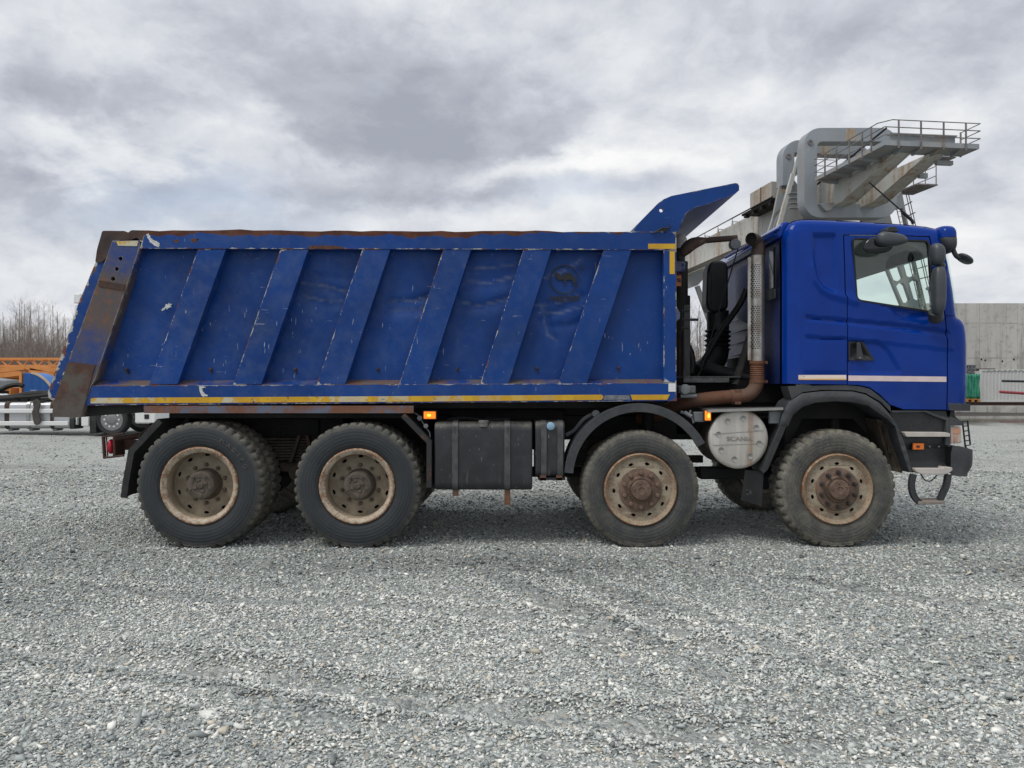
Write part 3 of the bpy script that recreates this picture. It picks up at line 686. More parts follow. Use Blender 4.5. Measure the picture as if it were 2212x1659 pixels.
# front springs, shock absorbers and the space above the front wheels
v = MB(); v.tube([at(1800, 880, .55), at(1802, 960, .55)], .05, 12); v.tube([at(1800, 930, .55), at(1803, 1040, .55)], .06, 12); v.build('shock_absorber', M['dark'], truck)
v = MB(); v.tube([at(1400, 885, .6), at(1398, 1010, .6)], .06, 12); v.build('shock_absorber', M['dark'], truck)
for i in range(2): sp = MB(); sp.pbox((1240, 1690)[i], 985, (1520, 1930)[i], 1000, .62, .72, .6); sp.pbox((1270, 1710)[i], 1001, (1490, 1910)[i], 1012, .62, .72, .6); sp.build('leaf_spring', M['dark'], truck)

# ---- wheels
def tyre_mesh(Rt, rr, wd, lugs, dust, flip=False, shallow=False):
    n = lugs * 4; dp = .007 if shallow else .024
    prof = [(rr - .005, .05), (rr + .01, .022), (rr + .05, .006), (rr + .10, 0), (Rt - .075, .003), (Rt - .05, .012), (Rt - .03, .022), (Rt - .012, .036), (Rt - .002, .052), (Rt, .085), (Rt, .10), (Rt - .001, wd * .45), (Rt - .001, wd * .55),
            (Rt, wd - .10), (Rt, wd - .085), (Rt - .002, wd - .052), (Rt - .012, wd - .036), (Rt - .05, wd - .012), (rr + .10, wd), (rr + .01, wd - .02), (rr - .005, wd - .05)]
    def mod(i, k, r):
        k2 = k + (2 if i > 11 else 0)
        if 7 <= i <= 10 or 13 <= i <= 16: return r - (dp if k2 % 4 == 0 else 0) + .0015 * math.sin(k * 12.9 + i)
        if i in (11, 12): return r - (dp * .8 if (k + i) % 4 in (1,) else 0)
        if i == 6: return r + (.004 if k % 4 in (1, 2, 3) else -.004)
        return r
    m = MB(); pr = [(r, h) for r, h in prof]; m.lathe(pr, n=n, mod=mod)
    m.f = [f for f in m.f if len(f) == 4]
    dv = []
    for i, (r, h) in enumerate(pr):
        base = dust * ((.14 if dust < .8 else .3) if i < 5 else .55 if i < 7 else 1.0)
        dv += [min(1, base * (1 if (r < Rt - .03) else 1.5))] * n
    m.a['dustiness'] = dv
    m.v = [(x, y - (0 if z > -Rt + .05 else .012), max(z, -Rt + .016)) for x, y, z in m.v]       # squashed where it stands
    return m
def nut_mesh(name, mat, parent, r=.017, h=.035):
    m = MB(); m.lathe([(r, 0), (r, -h * .7), (r * .7, -h), (0, -h)], n=8); return m.build(name, mat, parent, local=True)
def disc(rin, rout, y, nh, hr, hw, hl, ph=0.0, n=64, dish=0.0):
    m = MB(); out = [(rout * math.cos(2 * math.pi * k / n), rout * math.sin(2 * math.pi * k / n)) for k in range(n)]
    hs = [[(rin * math.cos(2 * math.pi * k / 40), rin * math.sin(2 * math.pi * k / 40)) for k in range(40)]]
    for j in range(nh):
        a = ph + 2 * math.pi * j / nh; ca, sa_ = math.cos(a), math.sin(a)
        hs.append([((hr + hw * math.cos(t)) * ca - hl * math.sin(t) * sa_, (hr + hw * math.cos(t)) * sa_ + hl * math.sin(t) * ca) for t in [2 * math.pi * k / 12 for k in range(12)]])
    def fn(u, v_, h):
        r = math.hypot(u, v_); return (u, h + dish * (r - rin), v_)
    m.prism(out, y, y + .012, hs, fn); return m
def wheel(kind, px, pz, Rt, rr, name_far=False):
    c = at(px, pz, 0); c.z = Rt - .016
    if kind == 'rear':
        w_ = disc(.15, rr - .045, .205, 10, rr - .085, .014, .026, .3)
        w_.lathe([(rr - .05, .04), (rr - .055, .10), (rr - .05, .2), (rr - .043, .22), (rr - .043, .30), (rr + .0, .32), (rr, .33), (rr - .06, .33), (rr - .06, .2)][:-2], n=64); w_.f = [f for f in w_.f if len(f) <= 4]
        wo = w_.build('wheel', M['rim_rear'], truck, local=True, angle=45); wo.location = c - TRUCK
        lip = MB(); lip.lathe([(rr + .008, .04, 1), (rr + .002, .012, 1), (rr - .006, .006, .8), (rr - .018, .010, .2), (rr - .03, .022, .0), (rr - .042, .03, .1), (rr - .052, .042, .9)], n=72, attr='lip'); lip.f = [f for f in lip.f if len(f) == 4]
        lip.build('rim', M['rim_lip'], wo, local=True, angle=60)
        h = MB(); h.lathe([(.15, .22), (.152, .19), (.138, .17), (.135, .07), (.128, .05), (.118, .044), (.075, .042), (.073, .047), (.03, .047), (.028, .035), (0, .035)], n=40)
        for j in range(5):
            a = 1 + j * 2 * math.pi / 5; h.lathe([(.012, .044), (.012, .034), (0, .034)], (.098 * math.cos(a), 0, .098 * math.sin(a)), n=8)
        for j in range(4):
            a = .4 + j * math.pi / 2; h.box((.055 * math.cos(a) - .018, .036, .055 * math.sin(a) - .012), (.055 * math.cos(a) + .018, .044, .055 * math.sin(a) + .012))
        h.build('hub', M['hub_muddy'], wo, local=True, bevel=.003)
        nn, nr, ny, nmat = 10, .185, .205, M['hub_muddy']
        tyre_mesh(Rt, rr, .30, 44, .55).build('tyre', M['tyre'], wo, local=True, angle=50)
        ti = tyre_mesh(Rt, rr, .30, 44, 1.0); ti.v = [(x, y + .345, z) for x, y, z in ti.v]; ti.build('inner_tyre', M['tyre'], wo, local=True, angle=50)
        dk = MB(); dk.lathe([(0, .26), (rr - .06, .26)], n=32); dk.lathe([(.0, .34), (rr, .34), (rr, .36), (0, .36)], n=32); dk.build('brake_drum', M['dark'], wo, local=True)
    else:
        w_ = disc(.192, rr - .045, .028, 10, rr - .09, .014, .023, .31 if kind == 'front' else .05, dish=.12)
        w_.lathe([(rr - .045, .046), (rr - .04, .05), (rr - .04, .3), (rr, .33)], n=64); w_.f = [f for f in w_.f if len(f) <= 4]
        wo = w_.build('wheel', M['rim_front'], truck, local=True, angle=45); wo.location = c - TRUCK
        lip = MB(); lip.lathe([(rr + .008, .03, 1), (rr + .002, .006, 1), (rr - .006, .0, .9), (rr - .014, .004, .3), (rr - .022, .022, .3), (rr - .036, .03, .2), (rr - .046, .042, .6)], n=72, attr='lip'); lip.f = [f for f in lip.f if len(f) == 4]
        lip.build('rim', M['rim_front'], wo, local=True, angle=60)
        h = MB(); h.lathe([(.205, .03), (.203, .016), (.195, .012), (.128, .010), (.124, .0), (.118, -.006), (.098, -.004), (.094, -.03), (.088, -.042), (.03, -.044), (.028, -.036), (0, -.036)], n=48)
        for j in range(26):
            a = j * 2 * math.pi / 26; h.box((.111 * math.cos(a) - .006, -.014, .111 * math.sin(a) - .006), (.111 * math.cos(a) + .006, 0, .111 * math.sin(a) + .006))
        for j in range(5):
            a = .5 + j * 2 * math.pi / 5; h.lathe([(.010, -.04), (.010, -.05), (0, -.05)], (.068 * math.cos(a), 0, .068 * math.sin(a)), n=8)
        h.build('hub', M['hub'], wo, local=True, bevel=.002)
        nn, nr, ny, nmat = 10, .163, .011, M['hub'] if kind == 'third' else M['hub_dark']
        tyre_mesh(Rt, rr, .33, 40 if kind == 'front' else 60, 1.9 if kind == 'front' else 1.1, shallow=kind == 'third').build('tyre', M['tyre'], wo, local=True, angle=50)
        dk = MB(); dk.lathe([(0, .14), (rr - .05, .14), (rr - .05, .30), (0, .30)], n=32); dk.build('brake_drum', M['dark'], wo, local=True)
    first = None
    for j in range(nn):
        a = math.pi / 10 + 2 * math.pi * j / nn
        if first is None: o = first = nut_mesh('wheel_nut', nmat, wo, .02 if kind != 'rear' else .018, .05 if kind == 'front' else .03)
        else: o = first.copy(); COL.objects.link(o)
        o.location = (nr * math.cos(a), ny, nr * math.sin(a))
    return wo
M['hub_dark'] = simple('dark_wheel_nuts', lin('#2b2b2c'), .5, var=.3, scale=20, dust=.3, dustcol=lin('#5a4a3e'))
wheels = [wheel('rear', 433, 0, .602, .363), wheel('rear', 772, 0, .598, .353), wheel('third', 1384.4, 0, .560, .340), wheel('front', 1811, 0, .564, .332)]
for wl in wheels[:2]: wl.location.y -= .05
for wl in wheels:
    f = copy_tree(wl, truck); f.location = (wl.location.x, -wl.location.y, wl.location.z); f.rotation_euler.z = math.pi
# raised lettering on the rearmost tyre
lt = MB(); me_ = None
for ch_, ang in zip('MADIRO', (62, 53, 45, 37.5, 31, 23)):
    mt = text_mesh(ch_, .055, .002, .002); a = R(ang); rad = .475; wc = wheels[0].location + TRUCK
    for_v = []
    for q in mt.vertices:
        u, v_ = q.co.x, q.co.y; t = a - u / rad; for_v.append((wc.x + (rad + v_) * math.cos(t), -.0515 - q.co.z * .5, wc.z + (rad + v_) * math.sin(t)))
    lt.add(for_v, [tuple(f.vertices) for f in mt.polygons])
lt.a['dustiness'] = [.45] * len(lt.v)
lo_ = lt.build('tyre_lettering', M['tyre'], truck, smooth=False); 

# ---- mudguards
def bent_strip(pts, y0, y1, th, name, mat, fl=0.0):
    """plate following a photo-plane polyline, running in depth, with a front flange"""
    p = [Vector(xz(*q)) for q in pts]; m = MB(); n = len(p); nrm = []
    for i in range(n):
        t = (p[min(i + 1, n - 1)] - p[max(i - 1, 0)]).normalized(); nrm.append(Vector((-t.y, t.x)))
    lo_ = [q - k * th for q, k in zip(p, nrm)]
    m.prism([tuple(q) for q in p] + [tuple(q) for q in reversed(lo_)], y0, y1)
    if fl:
        lf = [q - k * fl for q, k in zip(p, nrm)]
        for i in range(n - 1): m.prism([tuple(p[i]), tuple(p[i + 1]), tuple(lf[i + 1]), tuple(lf[i])], y0 - .012, y0 + .012)
    return m.build(name, mat, truck, bevel=.003)
bent_strip([(259, 1075), (262, 1050), (276, 972), (339, 904.5)], .02, .66, .012, 'rear_mudguard', M['black'], .062)
bent_strip([(868, 892), (921, 954), (922, 1055)], .02, .66, .012, 'mudguard', M['black'], -.055) if False else bent_strip([(874, 893), (932, 954), (932, 1054)], .02, .66, .012, 'mudguard', paint_tipper('mudguard_paint', rusty=.6, dull=.6) if False else M['black_rusty'] if 'black_rusty' in M else rusty_plate('rusty_black_mudguard', lin('#26282b'), lin('#2d2d2f'), lin('#563b2c')), .05)
MB().pbox(310, 876.5, 893, 892.5, .005, .03, 0).box(at(310, 878.5, .03), at(893, 876.5, .62)).build('mudguard_strip', M['rust_strip'], truck)
MB().pbox(340, 893, 870, 905, .25, .29, 0).build('mudguard_rail', M['dark'], truck)
arc = [(1380 + 161 * math.cos(R(t)), 1032 - 161 * math.sin(R(t))) for t in range(176, 24, -4)]
bent_strip(arc, .0, .40, .010, 'wheel_arch', M['plastic'], .083)
# front wheel arch: trim band, upper infill, liner, rear strip with mud flap
trimo = [(1684.5, 921), (1692, 893), (1706, 868), (1734, 850), (1778, 845), (1800, 844.5), (1845, 846), (1872, 852.5), (1903, 871), (1925, 896), (1941, 918), (1957, 960), (1973.5, 1021)]
trimi = [(1967, 1021), (1947, 962), (1936, 921), (1919, 905), (1897, 890), (1878, 876), (1841, 868), (1803, 867), (1762, 870), (1734, 880), (1715, 896), (1704, 921)]
MB().sheet(pxpoly(trimo + trimi), lambda x, z, d: .0 + .02 * (1 - smooth01(d / .03)), .03, thick=.30).build('wheel_arch', M['plastic'], truck, angle=50)
MB().sheet(pxpoly([(1703, 834), (1831, 832), (1862, 835), (1881, 840), (1903, 856), (1925, 877), (1927, 890), (1905, 868), (1872, 849), (1845, 843), (1778, 842), (1736, 847), (1712, 862)]), plane(.02), .03, thick=.2).build('arch_infill', M['plastic'], truck)
strip = MB(); strip.prism(pxpoly([(1684.5, 921), (1700, 921), (1660, 1015), (1650, 1024), (1645, 1018), (1662, 975)]), .01, .30); strip.build('mudguard', M['plastic_step'], truck, bevel=.006)
MB().sheet(pxpoly([(1609, 1015), (1651.6, 1020), (1647.5, 1095), (1598.5, 1079)], .06), lambda x, z, d: .06 + .03 * np.sin(x * 14), .03, thick=.008).build('mud_flap', M['rubber'], truck)
letters('lettering', 'SCA', 1614.5, 1063, .052, 21, 12, simple('faint_flap_lettering', lin('#3e3f40'), .8), truck, bold=.03)
MB().sheet(pxpoly([(1894, 905), (1930, 915), (1950, 1022), (1925, 1017), (1908, 960)], .15), lambda x, z, d: .15 + .1 * smooth01(d / .1), .03, thick=.25).build('arch_liner', M['mud'], truck)
v = MB(); v.prism(pxpoly([(1706, 875), (1735, 858), (1800, 850), (1870, 858), (1930, 900), (1945, 1000), (1900, 960), (1850, 905), (1740, 905), (1700, 985)], .34), .42, .44); v.build('inner_arch', M['dark'], truck)

# ---- tanks
tk = MB(); tk.prism(rounded([(.035, .0), (.035, 0.01), (.60, .01), (.62, .655), (.035, .655)][1:], .07), 0, 1, fn=None)
def tank(px0, py0, px1, py1, y0, dep, rad, name, mat):
    a, b = at(px0, py1, y0), at(px1, py0, y0)
    prof = rounded([(y0, a.z), (y0 + dep, a.z), (y0 + dep, b.z), (y0, b.z)], rad, 6)
    m = MB(); m.prism(prof, a.x, b.x, fn=lambda u, v_, h: (h, u, v_)); return m.build(name, mat, truck, bevel=.018, seg=3)
ft = tank(938, 911.5, 1150, 1060, .03, .62, .085, 'fuel_tank', M['tank'])
for px in (976.5, 1089.5):
    a, b = at(px, 1062, .018), at(px + 12.5, 909, .018); prof = rounded([(.016, a.z), (.66, a.z), (.66, b.z), (.016, b.z)], .092, 6); inn = rounded([(.031, a.z + .006), (.65, a.z + .006), (.65, b.z - .006), (.031, b.z - .006)], .07, 6)
    m = MB(); m.prism(prof, a.x, b.x, [inn], fn=lambda u, v_, h: (h, u, v_)); m.tube([at(px + 6, 922, .022), at(px + 6, 934, .022)], .014, 8); m.build('tank_strap', M['strap'], ft)
    MB().pbox(px, 1060, px + 13, 1073 if px < 1000 else 1092, .05, .09, 0).build('tank_bracket', M['rust_pipe'], ft)
c = at(1044.6, 917, .06); m = MB(); m.lathe([(.047, -.02), (.047, .012), (.05, .014), (.05, .034), (.044, .04), (0, .04)], c, 'z', 20); m.build('tank_cap', simple('grey_cap', lin('#6c6d6a'), .5, dust=.4), ft)
t2 = tank(1156, 909.5, 1220, 1032, .04, .5, .075, 'fluid_tank', M['tank'])
for px in (1168.7, 1204.2):
    a, b = at(px, 1036, .026), at(px + 12, 908, .026); prof = rounded([(.024, a.z), (.56, a.z), (.56, b.z), (.024, b.z)], .082, 6); inn = rounded([(.041, a.z + .006), (.55, a.z + .006), (.55, b.z - .006), (.041, b.z - .006)], .06, 6)
    m = MB(); m.prism(prof, a.x, b.x, [inn], fn=lambda u, v_, h: (h, u, v_)); m.build('tank_strap', M['strap'], t2)
    MB().pbox(px - 2, 1028, px + 11, 1039, .03, .06, 0).build('tank_bracket', M['rust_pipe'], t2)
MB().pbox(1163, 1033, 1222, 1038, .03, .5, 0).build('tank_shelf', M['black'], t2)
m = MB(); m.lathe([(.038, .02), (.038, -.012), (.03, -.018), (0, -.018)], at(1189.7, 920.5, .03), 'y', 20); m.bar(at(1189, 919, .008), at(1192, 927, .008), .008, .01, (0, 1, 0)); m.build('tank_cap', simple('pale_blue_cap', lin('#7f9fb4'), .5), t2)

# ---- silencer, tread plate, exhaust
c = at(1595.4, 948, .06); rs = .278
m = MB(); m.lathe([(rs - .004, .012), (rs, .03), (rs, .60), (0, .60)], c, 'y', 56); si = m.build('silencer', simple('stained_silencer_shell', lin('#6b655d'), .5, metal=.5, var=.3, scale=5, dust=.5, dustcol=lin('#574a3e')), truck)
m = MB(); m.lathe([(rs + .006, .03), (rs + .007, .012), (rs - .002, .0), (rs - .03, -.006), (0, -.010)], c, 'y', 64); m.build('end_cap', M['silencer'], si, angle=50)
for k in range(8):
    a = R(22.5 + 45 * k + 10); m = MB(); q = c + Vector((.198 * math.cos(a), -.011, .198 * math.sin(a))); m.lathe([(.028, .008), (.026, -.001), (.021, .002), (0, .003)], q, 'y', 18); m.build('cap_dimple', M['alu'], si)
letters('lettering', 'SCANIA', 1598.5, 948, c.y - .014, 56, 10, simple('embossed_lettering', lin('#8f8b84'), .45, metal=.5), si, bold=.02)
m = MB(); m.bar(at(1541, 962, c.y - .009), at(1650, 958, c.y - .009), .006, .004, (0, 1, 0)); m.bar(at(1541, 938, c.y - .009), at(1650, 930, c.y - .009), .006, .004, (0, 1, 0)); m.build('cap_crease', M['alu'], si)
m = MB(); a, b = at(1528, 887.5, .0), at(1692.5, 881, .0)
pl = [at(1528, 885, .0), at(1692, 880, .0), at(1684, 879, .20), at(1503, 879.5, .46)]
m.add([p for p in pl] + [p - Vector((0, 0, .025)) for p in pl], [(0, 1, 2, 3), (7, 6, 5, 4), (0, 4, 5, 1), (1, 5, 6, 2), (2, 6, 7, 3), (3, 7, 4, 0)])
m.build('tread_plate', M['alu'], truck)
MB().pbox(1667, 889, 1702, 915, .06, .10, 0).build('bracket', M['crate_grey'], truck)
ex = MB(); Yx = .30
pth = [at(1380, 905, .75), at(1425, 893, .6), at(1465, 875, .42), at(1510, 864, Yx), at(1560, 858.5, Yx), at(1580, 857, Yx)]
def curve(p, k=6):
    out = []
    for i in range(len(p) - 1):
        p0, p1, p2, p3 = p[max(i - 1, 0)], p[i], p[i + 1], p[min(i + 2, len(p) - 1)]
        for j in range(k):
            t = j / k; out.append(.5 * ((2 * p1) + (p2 - p0) * t + (2 * p0 - 5 * p1 + 4 * p2 - p3) * t * t + (3 * p1 - p0 - 3 * p2 + p3) * t ** 3))
    return out + [p[-1]]
def flex(pts, r, pitch, amp, n=14):
    """corrugated hose along a path"""
    c_ = curve([Vector(p) for p in pts], 8); L = [0]
    for i in range(1, len(c_)): L.append(L[-1] + (c_[i] - c_[i - 1]).length)
    N = max(4, int(L[-1] / pitch * 2)); out = []; rs_ = []
    for i in range(N + 1):
        s_ = L[-1] * i / N; j = max(k for k in range(len(L)) if L[k] <= s_ + 1e-9); j = min(j, len(L) - 2)
        out.append(c_[j].lerp(c_[j + 1], (s_ - L[j]) / max(1e-9, L[j + 1] - L[j]))); rs_.append(r + (amp if i % 2 else -amp))
    return out, rs_
exo = MB(); p_, r_ = flex(pth, .066, .022, .003); exo.tube(p_, r_, 16)
exo.tube(curve([at(1576, 857, Yx), at(1600, 856, Yx), at(1618, 851, Yx), at(1630, 839, Yx), at(1635.5, 824, Yx), at(1635.5, 812, Yx)]), .068, 16)
exo.tube([at(1578, 858, Yx), at(1597, 857, Yx)], .074, 16); exo.pbox(1584, 842, 1597, 873, Yx - .06, Yx + .06, Yx)
exo = exo.build('exhaust_pipe', M['rust_pipe'], truck, angle=60)
p_, r_ = flex([at(1635.7, 824, Yx), at(1635.7, 800, Yx), at(1635.7, 783, Yx)], .068, .018, .003); MB().tube(p_, r_, 16).build('exhaust_hose', M['rust_pipe'], exo, angle=60)
for py in (783, 824): MB().tube([at(1635.7, py + 3, Yx), at(1635.7, py - 3, Yx)], .076, 18).pbox(1651, py - 3, 1657, py + 3, Yx - .02, Yx + .01, Yx).build('pipe_clamp', M['rust_pipe'], exo)
Ys = .35; hs = MB(); hs.tube([at(1636, 780, Ys), at(1636, 553, Ys)], .0755, 28, cap=False); hs.bar(at(1618.6, 778, Ys - .02), at(1618.6, 556, Ys - .02), .006, .03, (1, 0, 0)); hs.build('heat_shield', M['heatshield'], exo)
MB().tube([at(1636, 780, Ys), at(1636, 540, Ys)], .06, 20).build('stack_pipe', M['soot'], exo)
el = curve([at(1639, 556, Ys), at(1639, 538, Ys), at(1636, 524, Ys), at(1629, 517.5, Ys - .03), at(1622, 516, Ys - .07)]); MB().tube(el, .062, 20, cap=False).build('stack_elbow', M['soot'], exo, angle=60)
dq = el[-1] - el[-2]; dq.normalize(); MB().tube([el[-1] - dq * .03, el[-1] - dq * .028], .061, 20).build('stack_mouth', M['black_hole'], exo)

# ---- cab
W0, CR = .015, .115
cab_out = [(1690, 829), (1690, 520), (1691, 505), (1695, 493), (1703, 483), (1714, 477), (1730, 473.6), (1748, 473), (1842, 477), (1959, 484.5), (2000, 489), (2020, 493), (2031, 500),
           (2045.5, 566), (2056, 630), (2063, 684), (2070, 688), (2076, 694), (2081, 703), (2084, 720), (2085.5, 745), (2085.5, 800), (2085, 850), (2082, 887), (2050, 887), (1953, 884), (1925, 874), (1903, 852.5), (1881, 837), (1860, 832), (1831, 830.6)]
ROUND = set(cab_out[:24])
def cabpoly(pts): return [xz(px, py, CR if (px, py) in ROUND else 0.0) for px, py in pts]
CO = cabpoly(cab_out); NSCREEN = (12, 13, 14)                  # segments that carry the windscreen
round_line = CO[:24]
def groove(x, z, line, dep, sig): return dep * np.exp(-(pdist(np.stack([x, z], 1), pxpoly(line), False) / sig) ** 2)
def zone(x, z, poly, dep, soft):
    P = np.stack([x, z], 1); pl = pxpoly(poly); s_ = np.where(inside(P, pl), 1, -1) * pdist(P, pl); return dep * smooth01(s_ / soft + .5)
WIN = rounded(pxpoly([(1842, 513), (2010, 518), (2021, 676.5), (1851.5, 649)]), .05, 5)
def cab_side(x, z, d):
    P = np.stack([x, z], 1); e = pdist(P, round_line, False); q = np.clip(CR - e, 0, CR)
    y = W0 + CR - np.sqrt(np.maximum(CR ** 2 - q ** 2, 0))
    y = y + .02 * smooth01((xz(0, 640)[1] + .02 - 0 * z - z) / -.5) * smooth01((z - 2.3) / .8)            # slight tumblehome above the belt line
    y = y + zone(x, z, [(1760, 506), (1808.5, 506), (1808.5, 630), (1794, 627), (1780, 619), (1768, 602), (1762, 575)], .026, .022)
    y = y + groove(x, z, [(1758, 575), (1764, 604), (1778, 623), (1796, 634), (1830, 643), (1850, 650)], -.014, .035)
    y = y + zone(x, z, [(1743, 684), (1830, 691), (1960, 703), (2053, 716.5), (2053, 726), (1960, 712), (1830, 698), (1743, 690)], .018, .018)
    y = y - zone(x, z, [(1743, 692), (1830, 699), (2060, 726), (2060, 757), (1835, 733), (1743, 727)], .006, .016)
    y = y + zone(x, z, [(1742, 728), (1830, 731.5), (1832, 735), (1742, 733)], .014, .012)
    y = y + zone(x, z, [(1835, 736), (1897, 738), (1919, 754), (1936, 783), (1945, 800), (1940, 809), (1835, 806)], .016, .022)
    y = y + zone(x, z, [(1738, 806), (1830, 806), (1830, 812), (1738, 812)], .006, .02)
    y = y + zone(x, z, [(1905, 660), (1930, 668), (1938, 682), (1952, 689), (2010, 688), (2024, 682), (2019, 677), (1960, 668)], .022, .03)
    y = y + groove(x, z, [(1722, 490), (1826, 491), (1960, 498), (2018, 505)], .007, .010)
    y = y + groove(x, z, [(1724, 500), (1724, 824)], .004, .010)
    return y
shell = MB(); n = len(CO); K = 6
cen = Vector((xz(1880, 0)[0], xz(0, 660)[1]))
def offs(dd):
    out = []
    for i in range(n):
        a, p, b = Vector(CO[i - 1]), Vector(CO[i]), Vector(CO[(i + 1) % n]); t = ((p - a).normalized() + (b - p).normalized()); t.normalize(); nn_ = Vector((t.y, -t.x))
        if i >= 24 or i == 0: nn_ = Vector((0, 0))
        out.append(p - nn_ * -dd if False else p + nn_ * dd)
    return out
def sgn():
    q = offs(.01); return 1 if abs(area2([tuple(p) for p in q])) < abs(area2(CO)) else -1
def area2(p): return sum(p[i][0] * p[(i + 1) % len(p)][1] - p[(i + 1) % len(p)][0] * p[i][1] for i in range(len(p))) / 2
sg = sgn(); loops = []
loops.append((W0 + CR * .99, 0.0)); loops.append((TW - W0 - CR, 0.0))
for k in range(1, K + 1):
    t = k / K * math.pi / 2; loops.append((TW - W0 - CR + CR * math.sin(t), CR * (1 - math.cos(t))))
for yy, dd in loops:
    for p in offs(sg * dd): shell.v.append((p.x, yy, p.y))
for li in range(len(loops) - 1):
    for i in range(n):
        if i in NSCREEN and li == 0: continue
        j = (i + 1) % n; shell.f.append((li * n + i, li * n + j, (li + 1) * n + j, (li + 1) * n + i))
# far side with its own window opening
base = (len(loops) - 1) * n; far_poly = [(shell.v[base + i][0], shell.v[base + i][2]) for i in range(n)]
o = len(shell.v); shell.v += [(p[0], TW - W0, p[1]) for p in WIN]
tr = tessellate_polygon([[Vector((p[0], p[1], 0)) for p in far_poly], [Vector((p[0], p[1], 0)) for p in WIN]])
shell.f += [tuple((base + i) if i < n else (o + i - n) for i in t) for t in tr]
cabo = shell.build('cab', M['cab'], truck, angle=40)
cabo.data.materials.append(M['cab_rear'])
for f in cabo.data.polygons:
    if f.normal.x < -.85 or f.normal.x > .85 and f.center.x < 3: f.material_index = 1
quarter = cabpoly([(1690, 829), (1690, 520), (1691, 505), (1695, 493), (1703, 483), (1714, 477), (1730, 473.6), (1748, 473), (1842, 477), (1959, 484.5), (2000, 489), (2020, 493), (2031, 500),
                  (2045.5, 566), (2056, 630), (2063, 684), (2045, 681), (2034, 625), (2020, 545), (2013, 508), (1824.5, 505), (1826, 635), (1831, 645), (1831, 830.6)])
MB().sheet(quarter, cab_side, .019, thick=.05).build('side_panel', M['cab'], cabo, angle=70)
HP = rounded(pxpoly([(1833.5 + 1.5, 737), (1867, 738), (1892, 778.5), (1833.5 + 1.5, 778.5)]), .012, 4)
doorp = [(1827, 507.2), (2010.5, 510.5), (2018, 547), (2031.5, 625), (2043, 683), (2047, 740), (2047.5, 824), (2046, 885), (1953, 884), (1925, 874), (1903, 852.5), (1881, 837), (1860, 832), (1833, 830.6), (1833, 645), (1828.5, 635)]
door = MB().sheet(pxpoly(doorp), cab_side, .019, [WIN, HP], thick=.05).build('door', M['cab'], truck, angle=70)
corner = [(2045.5, 683), (2063, 684), (2070, 688), (2076, 694), (2081, 703), (2084, 720), (2085.5, 745), (2085.5, 800), (2085, 850), (2082, 887), (2048.5, 886), (2050, 824), (2049.5, 740)]
MB().sheet(cabpoly(corner), cab_side, .016, thick=.04).build('corner_panel', M['cab'], cabo, angle=70)
yw = float(cab_side(np.array([xz(1930, 0)[0]]), np.array([xz(0, 600)[1]]), np.array([.5]))[0])
WI = rounded(pxpoly([(1845.5, 516.5), (2006.5, 521.5), (2017.5, 672), (1854.5, 646)]), .04, 5)
m = MB(); m.prism(WIN, yw - .004, yw + .03, [WI]); m.build('window_seal', M['seam'], door)
m = MB(); m.prism(WI, yw + .012, yw + .016); m.build('window', M['glass_side'], door, smooth=False)
m = MB(); m.prism(WIN, TW - .02, TW - .016); m.build('far_window', M['glass_side'], cabo, smooth=False)
# windscreen (slightly bowed), A-pillar edge, wipers box
ws = MB(); rows = [CO[i] for i in (12, 13, 14, 15)]
NW = 16
for j in range(NW + 1):
    t = j / NW; yy = W0 + .06 + (TW - 2 * W0 - .12) * t; bow = .10 * (1 - (2 * t - 1) ** 2)
    for (x, z) in rows: ws.v.append((x + bow, yy, z))
ws.f = [(j * 4 + i, j * 4 + i + 1, j * 4 + 5 + i, j * 4 + 4 + i) for j in range(NW) for i in range(3)]
ws.build('windscreen', M['glass_screen'], cabo)
m = MB(); m.prism(pxpoly([(2036, 540), (2041, 540), (2064, 683), (2050, 682), (2046, 640)]), .09, .13); m.build('pillar_trim', M['seam'], cabo)
m = MB(); m.prism(rounded(pxpoly([(2040, 640), (2057, 642), (2062, 684), (2046, 682)]), .02), .05, .14); m.build('pillar_cover', M['plastic_step'], cabo)
# interior
m = MB(); c0 = xz(1696, 0)[0]
zc0, zc1 = 2.995, 2.78; xs0, xs1 = c0 + .05, xz(2040, 0)[0] - .02
m.prism([(xs0, zc0), (xs0 + .9, zc0), (xs1, zc1), (xs1, zc1 + .03), (xs1 - .05, zc0 + .03), (xs0, zc0 + .03)], .12, TW - .12); m.build('headliner', M['liner'], cabo)
m = MB(); m.prism([(xs0, 1.62), (xs0 + .05, 1.62), (xs0 + .05, zc0), (xs0, zc0)], .12, TW - .12); m.prism([(xs0, 1.58), (xz(2078, 0)[0], 1.58), (xz(2078, 0)[0], 1.63), (xs0, 1.63)], .12, TW - .12); m.build('cab_lining', M['liner'], cabo)
m = MB(); m.prism(rounded(pxpoly([(2000, 668), (2055, 676), (2070, 705), (2070, 780), (2020, 780), (2000, 700)]), .05), .12, TW - .12); m.build('dashboard', M['dash'], cabo, bevel=.02)
m = MB(); q = at(1986, 700, 1.8); m.lathe([(.235, -.014), (.235, .014), (.205, .014), (.205, -.014)], Vector((0, 0, 0)), 'z', 32, closed=True)
rot = Matrix.Rotation(R(-38), 4, 'Y'); qc = Vector((xz(2000, 0)[0] + .02, 1.85, xz(0, 672)[1])); m.v = [tuple(rot @ Vector(p) + qc) for p in m.v]; m.build('steering_wheel', M['dash'], cabo)
for yy in (.45, 1.75):
    m = MB(); sx_ = xz(1790, 0)[0]; m.prism(rounded([(sx_, 1.95), (sx_ + .14, 1.95), (sx_ + .06, 2.36), (sx_ - .06, 2.36)], .04), yy - .24, yy + .24); m.box((sx_, yy - .25, 1.85), (sx_ + .52, yy + .25, 1.99)); m.build('seat', M['dash'], cabo, bevel=.03)
